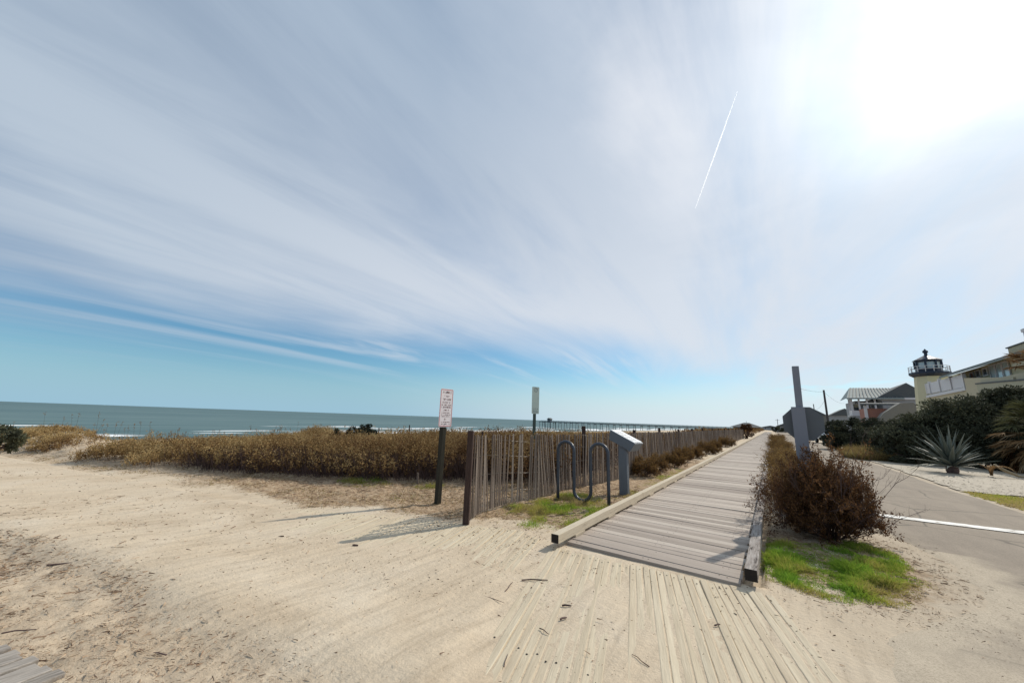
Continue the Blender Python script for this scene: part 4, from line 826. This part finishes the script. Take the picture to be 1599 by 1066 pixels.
k.build('lettering', grey_ink, gp_)
# ------------------------------------------------------------------ bike rack
br = thing('bike_rack', 'black steel wave bike rack standing in grass beside the fence', 'bike rack', (-3.055, 6.86, 0))
R = .172; pts = [(-.515, 0, -.08), (-.515, 0, .3), (-.515, 0, .6)]
for a in np.linspace(math.pi, 0, 13): pts.append((-.343+R*math.cos(a), 0, .93+R*math.sin(a)))
pts += [(-.172, 0, .6)]
for a in np.linspace(math.pi, 2*math.pi, 13): pts.append((0+R*math.cos(a), 0, .225+R*math.sin(a)))
pts += [(.172, 0, .6)]
for a in np.linspace(math.pi, 0, 13): pts.append((.343+R*math.cos(a), 0, .93+R*math.sin(a)))
pts += [(.515, 0, .6), (.515, 0, .3), (.515, 0, -.08)]
MB().tube(pts, .031, 14).build('tube', black_steel, br, smooth=True)
MB().box((0, 0, .0), (.05, .06, .12)).build('foot', black_steel, br, bevel=.006)
for xx in (-.515, .515):
    k = MB(); k.lathe([(.075, -.02), (.075, .012), (.034, .016)], (xx, 0, .0), 14); k.build('base_plate', black_steel, br)
# ------------------------------------------------------------------ interpretive panel stand
ps = thing('panel_stand', 'grey pedestal with a tilted white information panel beside the boardwalk', 'information panel', (-2.74, 8.30, 0), rad(-4))
k = MB(); k.box((-.01, .06, .50), (.19, .12, 1.12)); k.build('post', grey_paint, ps, bevel=.012)
k = MB(); k.prism([(-.265, 1.34), (.285, 1.085), (.30, 1.075), (.17, .90), (.06, .965), (-.30, 1.13)], 1, -.04, .46); hd = k.build('panel_head', grey_paint, ps, bevel=.006)
sl_ = math.atan2(1.34-1.085, .55); rot = Matrix.Rotation(sl_, 3, 'Y')
k = MB(); k.box((.01, .21, 1.2185), (.585, .47, .012), rot); fpn = k.build('panel_face', panel_white, ps, bevel=.003)
k = MB()
for i in range(5):
    for j in range(3):
        u = -.15+.11*i; v = .05+.1*j; k.box(Vector((.01, .21, 1.2185))+rot @ Vector((u, v-.2, .0075)), (.06+.03*random.random(), .016, .002), rot)
k.build('lettering', grey_ink, fpn)
# ------------------------------------------------------------------ stop sign seen from behind
ss_ = thing('stop_sign', 'back of an octagonal stop sign on a tall white post by the boardwalk', 'sign', (0.388, 8.02, .123), rad(0)); ss_.scale = (.92, .92, .92)
k = MB(); k.box((.0, 0, 1.16), (.105, .105, 3.0)); o = k.build('post', white_post, ss_, bevel=.008); o.rotation_euler = (0, rad(.9), 0)
k = MB(); k.box((0, -.078, .83), (.20, .035, 2.14)); k.build('post_board', white_post, ss_, bevel=.006)
k = MB(); R8 = .30/math.cos(rad(22.5)); k.prism([(.06+R8*math.cos(rad(22.5+45*i)), 1.605+R8*math.sin(rad(22.5+45*i))) for i in range(8)], 1, .058, .062); k.build('sign_plate', alu_back, ss_)
mk = thing('road_marker', 'thin pale marker post standing behind the stop sign', 'post', (1.05, 17.2, 0))
MB().box((0, 0, .35), (.16, .05, .86)).build('marker', white_post, mk, bevel=.01); MB().box((0, -.027, .62), (.12, .003, .2)).build('reflector', panel_white, mk)
# little stakes in the dunes
st0 = None
for px, py, hh, lab in [(590, 700, .62, 'thin grey stake in the dune scrub, leftmost of the stakes on the crest'), (638, 700, .75, 'thin dark stake in the dune scrub just left of the rules sign'), (718, 700, .6, 'thin stake in the dune scrub just right of the rules sign'), (652, 757, .2, 'short stub of a stake at the edge of the scrub left of the rules sign')]:
    g_ = G(px, py); 
    if py < 730: g_ = Vector((g_.x*.93, g_.y*.93, 0))
    k = MB(); k.box((0, 0, hh/2), (.05, .05, hh+.1), taper=.8); o = k.build('stake', slat_wood if hh < .3 else post_wood, bevel=.006); o.location = (g_.x, g_.y, float(gz([g_.x], [g_.y])[0])+(.25 if hh > .3 else 0)); o.rotation_euler = (.03, -.05, .5)
    tag(o, lab, 'stake', 'stakes in the dunes')

# ------------------------------------------------------------------ PIER
pr = thing('fishing_pier', 'long wooden fishing pier on piles reaching out to sea', 'pier', (0, 330, 0))
k = MB(); k.box((-103, 0, 0.15), (175, 5.5, .7)); k.box((-183, 0, 0.15), (16, 11, .7)); k.build('pier_deck', pier_wood, pr)
k = MB()
for xx in np.arange(-188, -20, 3.0):
    for yy in (-2.6, 2.6): k.box((xx, yy, 1.0), (.14, .14, 1.05))
for yy in (-2.6, 2.6):
    for zz in (1.0, 1.5): k.box((-103, yy, zz), (175, .12, .13))
k.build('railing', pier_wood, pr)
for xx in np.arange(-188, -26, 6.0):
    k = MB()
    for yy in (-2.3, 2.3): k.tube([(xx+(.3 if yy > 0 else -.3), yy*1.35, -9), (xx, yy, 0)], .24, 6)
    k.box((xx, 0, -.35), (.4, 6, .35)); k.build('pile_bent', pier_wood, pr)
for xx in (-190, -184, -178):
    for yy in (-5, 5): k = MB(); k.tube([(xx, yy*1.1, -9), (xx, yy, 0)], .24, 6); k.build('pile', pier_wood, pr)
k = MB(); k.box((-181.5, 0, 1.7), (3.2, 4, 2.4)); k.build('shelter_wall', pier_wood, pr)
k = MB(); k.prism([(-183.8, 2.9), (-179.2, 2.9), (-181.5, 4.1)], 1, -2.6, 2.6); k.build('shelter_roof', dark_roof, pr)
ph = thing('pavilion', 'low pavilion with a dark hipped roof at the shore end of the pier', 'pavilion', (-14.8, 318, 0))
k = MB(); k.box((0, 0, .2), (16, 12, 3.2)); k.build('wall', dim_wall, ph)
k = MB(); k.add([(-10, -8, 1.8), (10, -8, 1.8), (10, 8, 1.8), (-10, 8, 1.8), (-1.5, 0, 4.9), (1.5, 0, 4.9)], [[0, 1, 5, 4], [2, 3, 4, 5]]); k.F.append([[1, 2, 5], [3, 0, 4], [3, 2, 1, 0]]); k.build('roof', dark_roof, ph)
MB().box((0, 0, 5.4), (.2, .2, 1.4)).build('roof_vent', dark_roof, ph)

# ------------------------------------------------------------------ BUILDINGS
def window(k_, t, c, w, h, ax, name='window', pane=glass, frame=white_trim, proud=.05):
    """framed window on a wall: ax = 0 faces -X, 1 faces -Y"""
    f = MB(); b = .10
    for du, dz, su, sz in ((0, h/2, w+b, b), (0, -h/2, w+b, b), (-w/2, 0, b, h-b), (w/2, 0, b, h-b)):
        cc = list(c); cc[2] += dz; cc[1-ax] += du; cc[ax] -= proud; size = [0, 0, sz]; size[1-ax] = su; size[ax] = .08; f.box(cc, size)
    o = f.build(name, frame, t); g_ = MB(); cc = list(c); cc[ax] -= proud-.03; size = [0, 0, h-b]; size[1-ax] = w-b; size[ax] = .03; g_.box(cc, size); g_.build('pane', pane, o); return o
# lighthouse-shaped tower
lt = thing('lighthouse_tower', 'cream lighthouse tower with a dark lantern room and gallery', 'lighthouse tower', (15.75, 63, 0))
k = MB(); k.lathe([(1.82, -.2), (1.55, 5.2), (1.32, 8.2)], seg=8, rot=rad(22.5)); tw_ = k.build('tower_wall', cream, lt)
for zz in (6.6, 4.2):
    window(None, lt, (-.55, -1.40+.06*(6.6-zz)*-1, zz), .5, .9, 1)
k = MB(); k.lathe([(1.35, 8.02), (1.6, 8.2), (1.72, 8.32), (1.72, 8.52)], seg=16); k.build('gallery', navy, lt)
k = MB()
for i in range(16):
    a = 2*math.pi*i/16; k.box((1.66*math.cos(a), 1.66*math.sin(a), 8.85), (.05, .05, .70))
for zz in (8.86, 9.18): k.tube([(1.66*math.cos(a), 1.66*math.sin(a), zz) for a in np.linspace(0, 6.2832, 17)], .03, 5)
k.build('gallery_railing', white_trim, lt)
k = MB(); k.lathe([(1.12, 8.52), (1.10, 8.98)], seg=8, rot=rad(22.5))
for i in range(8):
    a = rad(22.5+45*i); k.box((1.09*math.cos(a), 1.09*math.sin(a), 9.4), (.16, .16, .9))
k.lathe([(1.10, 9.72), (1.13, 9.95)], seg=8, rot=rad(22.5)); ln_ = k.build('lantern_room', navy, lt)
k = MB(); k.lathe([(1.0, 8.98), (1.0, 9.74)], seg=8, rot=rad(22.5)); k.build('lantern_glass', pale_glass, ln_)
k = MB(); k.lathe([(1.28, 9.93), (1.22, 9.99), (.22, 10.55), (.16, 10.62)], seg=8, rot=rad(22.5)); k.lathe([(.15, 10.6), (.15, 10.85), (.24, 10.9), (.24, 11.1), (.12, 11.2), (.03, 11.35)], seg=8); k.build('lantern_roof', navy, lt)
# yellow beach house: long sea-facing side with a sloping eave line
yh = thing('yellow_house', 'yellow beach house with a low sloping roof and white balcony panels', 'house', (0, 0, 0))
XF = 15.0
k = MB(); k.box((XF+4, 48.5, 2.9), (8, 26, 6.2)); k.build('lower_wall', beige, yh)
k = MB(); k.box((XF+4.4, 47.5, 6.6), (7, 22, 1.9)); k.build('upper_wall', cream, yh)
k = MB(); k.prism([(XF-.35, 7.34), (XF+4.5, 9.0), (XF+9.5, 7.4), (XF+9.5, 7.25), (XF+4.5, 8.85), (XF-.35, 7.24)], 1, 36.3, 56.0); rf_ = k.build('roof', dark_roof, yh)
k = MB(); k.box((XF-.40, 46.1, 7.17), (.08, 19.6, .13)); k.build('fascia', metal_roof, yh)
ch_ = MB(); ch_.box((XF+1.0, 40.9, 7.17), (2.0, 4.4, 1.54)); cb = ch_.build('chimney', olive, yh, bevel=.02)
k = MB(); k.box((XF+1.0, 40.9, 7.97), (2.15, 4.55, .08)); k.build('chimney_cap', dark_roof, cb)
k = MB(); k.tube([(XF+.3, 41.4, 7.95), (XF+.3, 41.4, 8.9)], .03, 6); k.box((XF+.3, 41.4, 8.92), (.08, .4, .22)); k.build('roof_vane', white_trim, cb)
for yy in (51.3, 49.9): window(None, yh, (XF+.88, yy, 6.98), .8, .6, 0)
window(None, yh, (XF+.88, 52.6, 6.8), .7, .9, 0, pane=salmon)
for yy in (48.6, 47.5, 46.4): window(None, yh, (XF+.88, yy, 6.75), .95, 1.25, 0, pane=pale_glass)
k = MB(); k.prism([(43.0, 4.6), (51.2, 4.6), (51.2, 6.62), (43.0, 5.80)], 0, XF-.12, XF+.06); k.build('balcony_wall', beige, yh)
k = MB(); k.prism([(36.0, 4.0), (48.0, 4.0), (48.0, 5.75), (36.0, 5.05)], 0, XF-.42, XF-.15); k.build('terrace_wall', olive, yh)
k = MB(); k.prism([(36.0, 5.06), (48.1, 5.76), (48.1, 5.86), (36.0, 5.16)], 0, XF-.46, XF-.11); k.build('terrace_trim', dark_roof, yh)
for i, yy in enumerate((52.9, 55.9, 58.9, 61.7)):
    k = MB(); k.box((XF-.05, yy, 6.42+.035*i), (.06, 2.6, 1.15)); k.build('balcony_panel', white_trim, yh)
for yy in (51.4, 54.4, 57.4, 60.35, 63.1):
    k = MB(); k.box((XF-.05, yy, 6.45+.012*(yy-51)), (.24, .24, 1.35)); k.build('balcony_post', white_trim, yh)
k = MB(); k.box((XF+.1, 57.3, 5.66), (.5, 12, .28)); k.build('balcony_slab', white_trim, yh)
# grey porch house
gh = thing('grey_house', 'grey two storey house with a metal roofed upper porch', 'house', (0, 90, 0))
k = MB(); k.box((17.0, 4, 2.8), (9.0, 10, 8.0)); k.build('wall', grey_wall, gh)
k = MB(); k.box((13.6, -2.6, 2.0), (4.2, 3.2, 4.2)); k.build('porch_base', grey_wall, gh)
k = MB()
for xx in (11.65, 12.6, 13.6, 14.6, 15.6): k.box((xx, -4.05, 5.55), (.22, .22, 2.9))
for yy in (-2.8, -1.6): k.box((11.65, yy, 5.55), (.22, .22, 2.9))
k.build('porch_column', white_trim, gh)
k = MB(); k.box((13.6, -4.1, 4.62), (4.1, .06, .75)); k.box((11.58, -2.6, 4.62), (.06, 3.0, .75)); k.box((13.6, -2.6, 4.16), (4.5, 3.4, .14)); k.build('porch_railing', white_trim, gh)
k = MB(); k.add([(11.0, -4.8, 7.0), (18.0, -4.8, 7.0), (18.0, 3, 9.3), (12.4, 1.5, 9.3), (11.0, 3, 7.0)], [[0, 1, 2, 3]]); k.F.append([[0, 3, 4]])
k.box((14.5, -4.82, 6.96), (7.0, .1, .24)); rr = k.build('porch_roof', metal_roof, gh)
k = MB()
for i in range(14):
    f = i/13; xb = 11.3+6.4*f; xt = 12.55+5.3*f; k.sticks(np.array([[xb, -4.82, 7.03]]), np.array([[xt, 1.45+1.5*f, 9.33]]), .06, .06)
k.build('roof_seam', dim_wall, rr)
k = MB(); k.prism([(14.8, 7.1), (21.4, 7.1), (18.6, 9.5)], 1, -4.4, 8); k.build('gable_roof', dark_roof, gh)
k = MB(); k.box((18.2, -4.45, 6.95), (6.6, .12, .32)); k.build('gable_trim', white_trim, gh)
k = MB(); k.box((18.3, -2.1, 4.4), (5.6, 4.4, 5.0)); k.build('front_wall', grey_wall, gh)
window(None, gh, (12.6, -1.02, 5.6), .8, 1.3, 1); window(None, gh, (14.1, -1.02, 5.6), .8, 1.6, 1)
# salmon house in front of it
sh = thing('salmon_house', 'small salmon red house with a broad dark roof in front of the grey house', 'house', (0, 78, 0))
k = MB(); k.box((14.0, 2, 2.4), (4.2, 4, 5.2)); k.build('wall', salmon, sh)
k = MB(); k.box((12.05, -.08, 4.3), (.35, .2, 2.2)); k.build('corner_trim', white_trim, sh)
k = MB(); k.add([(11.6, -.6, 5.7), (16.8, -.6, 5.7), (16.4, 3, 6.0), (11.9, 3, 6.0)], [[0, 1, 2, 3]]); k.box((14.2, -.6, 5.6), (5.2, .1, .22)); k.build('roof', dark_roof, sh)
k = MB(); k.prism([(12.2, 2.4), (13.4, 4.2), (15.2, 5.6), (16.6, 5.75), (17.4, 4.6), (18, 2.6)], 1, -3.2, -1.0); k.build('wing_roof', dim_wall, sh)
# far houses
def far_house(label, loc, w, d, h, rh, wall, roof, rz=0, group=None):
    t = thing('distant_house', label, 'house', loc, rz, group); MB().box((0, 0, h/2-.5), (w, d, h+1)).build('wall', wall, t)
    MB().prism([(-w/2-.3, h), (w/2+.3, h), (0, h+rh)], 1, -d/2-.3, d/2+.3).build('roof', roof, t)
    window(None, t, (-w/4, -d/2, h*.62), .9, 1.2, 1); window(None, t, (w/4, -d/2, h*.62), .9, 1.2, 1); return t
far_house('far grey gabled house with a pale front, right of the utility pole', (13.1, 110, 0), 4.6, 8, 4.7, 1.5, grey_wall, dark_roof)
far_house('far slate roofed house partly hidden behind the stop sign', (8.2, 122, 0), 5.5, 9, 5.0, 1.9, dim_wall, dark_roof)
far_house('low dark house just left of the utility pole', (10.6, 128, 0), 4.0, 8, 4.4, 1.2, dim_wall, dark_roof)
far_house('low distant house by the right side of the boardwalk end', (5.2, 210, 0), 7, 8, 2.6, 1.6, dim_wall, dark_roof)
far_house('tiny distant house at the vanishing point of the boardwalk', (-1, 380, 0), 14, 10, 2.2, 1.6, grey_wall, dark_roof)
far_house('tiny distant house left of the vanishing point of the boardwalk', (-13, 400, 0), 12, 10, 1.9, 1.6, dim_wall, dark_roof)
bush('distant_bush', 'low dark bushes at the far end of the boardwalk', 'bush', (1.5, 178, 0), [((0, 0, 1.0), (2.2, 2, 1.0), 1200), ((3.5, 2, 1.2), (2.4, 2, 1.2), 1200)], .4, 260, green_leaf, .3)
# utility poles and wires
def upole(label, loc, h, r, arm):
    t = thing('utility_pole', label, 'utility pole', loc, group='utility poles'); MB().tube([(0, 0, -.2), (0, 0, h)], [r, r*.75], 8).build('pole', pole_wood, t)
    if arm: MB().box((0, 0, h-.5), (1.6, .1, .1)).build('crossarm', pole_wood, t)
    return t
upole('dark utility pole standing between the stop sign and the grey house', (5.72, 60, 0), 6.4, .13, False)
upole('thin distant utility pole seen above the stop sign plate', (10.6, 140, 0), 8.9, .14, False)
upole('faint far utility pole at the end of the boardwalk', (2.2, 200, 0), 5.6, .13, True)
upole('faintest far utility pole right of the boardwalk vanishing point', (5.2, 230, 0), 7.0, .14, True)
k = MB()
def sag(a, b, d, n=14):
    a, b = Vector(a), Vector(b); P = [a.lerp(b, i/n)-Vector((0, 0, d*4*(i/n)*(1-i/n))) for i in range(n+1)]
    P = np.array(P); k.sticks(P[:-1], P[1:], .012, .012)
sag((5.72, 60, 6.2), PY(1247, 606, 45), .12); sag((5.72, 60, 6.2), (13, 104, 7.2), .5); sag((5.72, 60, 5.2), (10.6, 140, 7.6), .6)
tag(k.build('power_line', pole_wood), 'thin overhead wires slung from the dark utility pole', 'wires')
# parked pickup far down the road
pk = thing('pickup_truck', 'white pickup truck parked far down the road beside the dark hedge', 'pickup truck', (5.35, 58, 0), rad(8))
k = MB(); k.prism([(-2.4, .5), (2.4, .5), (2.4, .95), (1.3, 1.05), (.7, 1.6), (-.5, 1.62), (-.7, 1.05), (-2.4, 1.02)], 0, -.85, .85); k.build('body', car_white, pk, bevel=.05)
k = MB(); k.box((0, -.62, 1.33), (1.5, .04, .42)); k.box((0, 1.02, 1.3), (1.5, .04, .4)); k.build('window', glass, pk)
for sx_ in (-.78, .78):
    for yy in (-1.5, 1.5):
        k = MB(); k.tube([(sx_-.11, yy, .36), (sx_+.11, yy, .36)], .36, 14); wl = k.build('wheel', rubber, pk); MB().tube([(sx_-.12, yy, .36), (sx_+.12, yy, .36)], .2, 10).build('rim', metal_roof, wl)
k = MB(); k.box((0, -2.42, .62), (1.7, .1, .16)); k.build('bumper', alu_back, pk)
# ------------------------------------------------------------------ aircraft contrail, far up
c0_, c1_ = ray(1152, 142)*9000, ray(1086, 325)*11500
cm = bpy.data.materials.new('contrail_vapour'); cm.use_nodes = True; nt = cm.node_tree; nt.nodes.clear()
vs = N('ShaderNodeVolumeScatter', ins={0: (1, 1, 1, 1), 1: 0.03, 2: 0.55}); nt.links.new(vs.outputs[0], N('ShaderNodeOutputMaterial').inputs[1])
k = MB(); n = 24; P = [c0_.lerp(c1_, i/n)+Vector((0, 0, EYE)) for i in range(n+1)]; k.tube(P, [4+10*min(1, i/8)-12*max(0, i/n-.4) for i in range(n+1)], 8)
tag(k.build('contrail', cm, smooth=True), 'thin white aircraft contrail slanting across the cloud sheet', 'contrail')
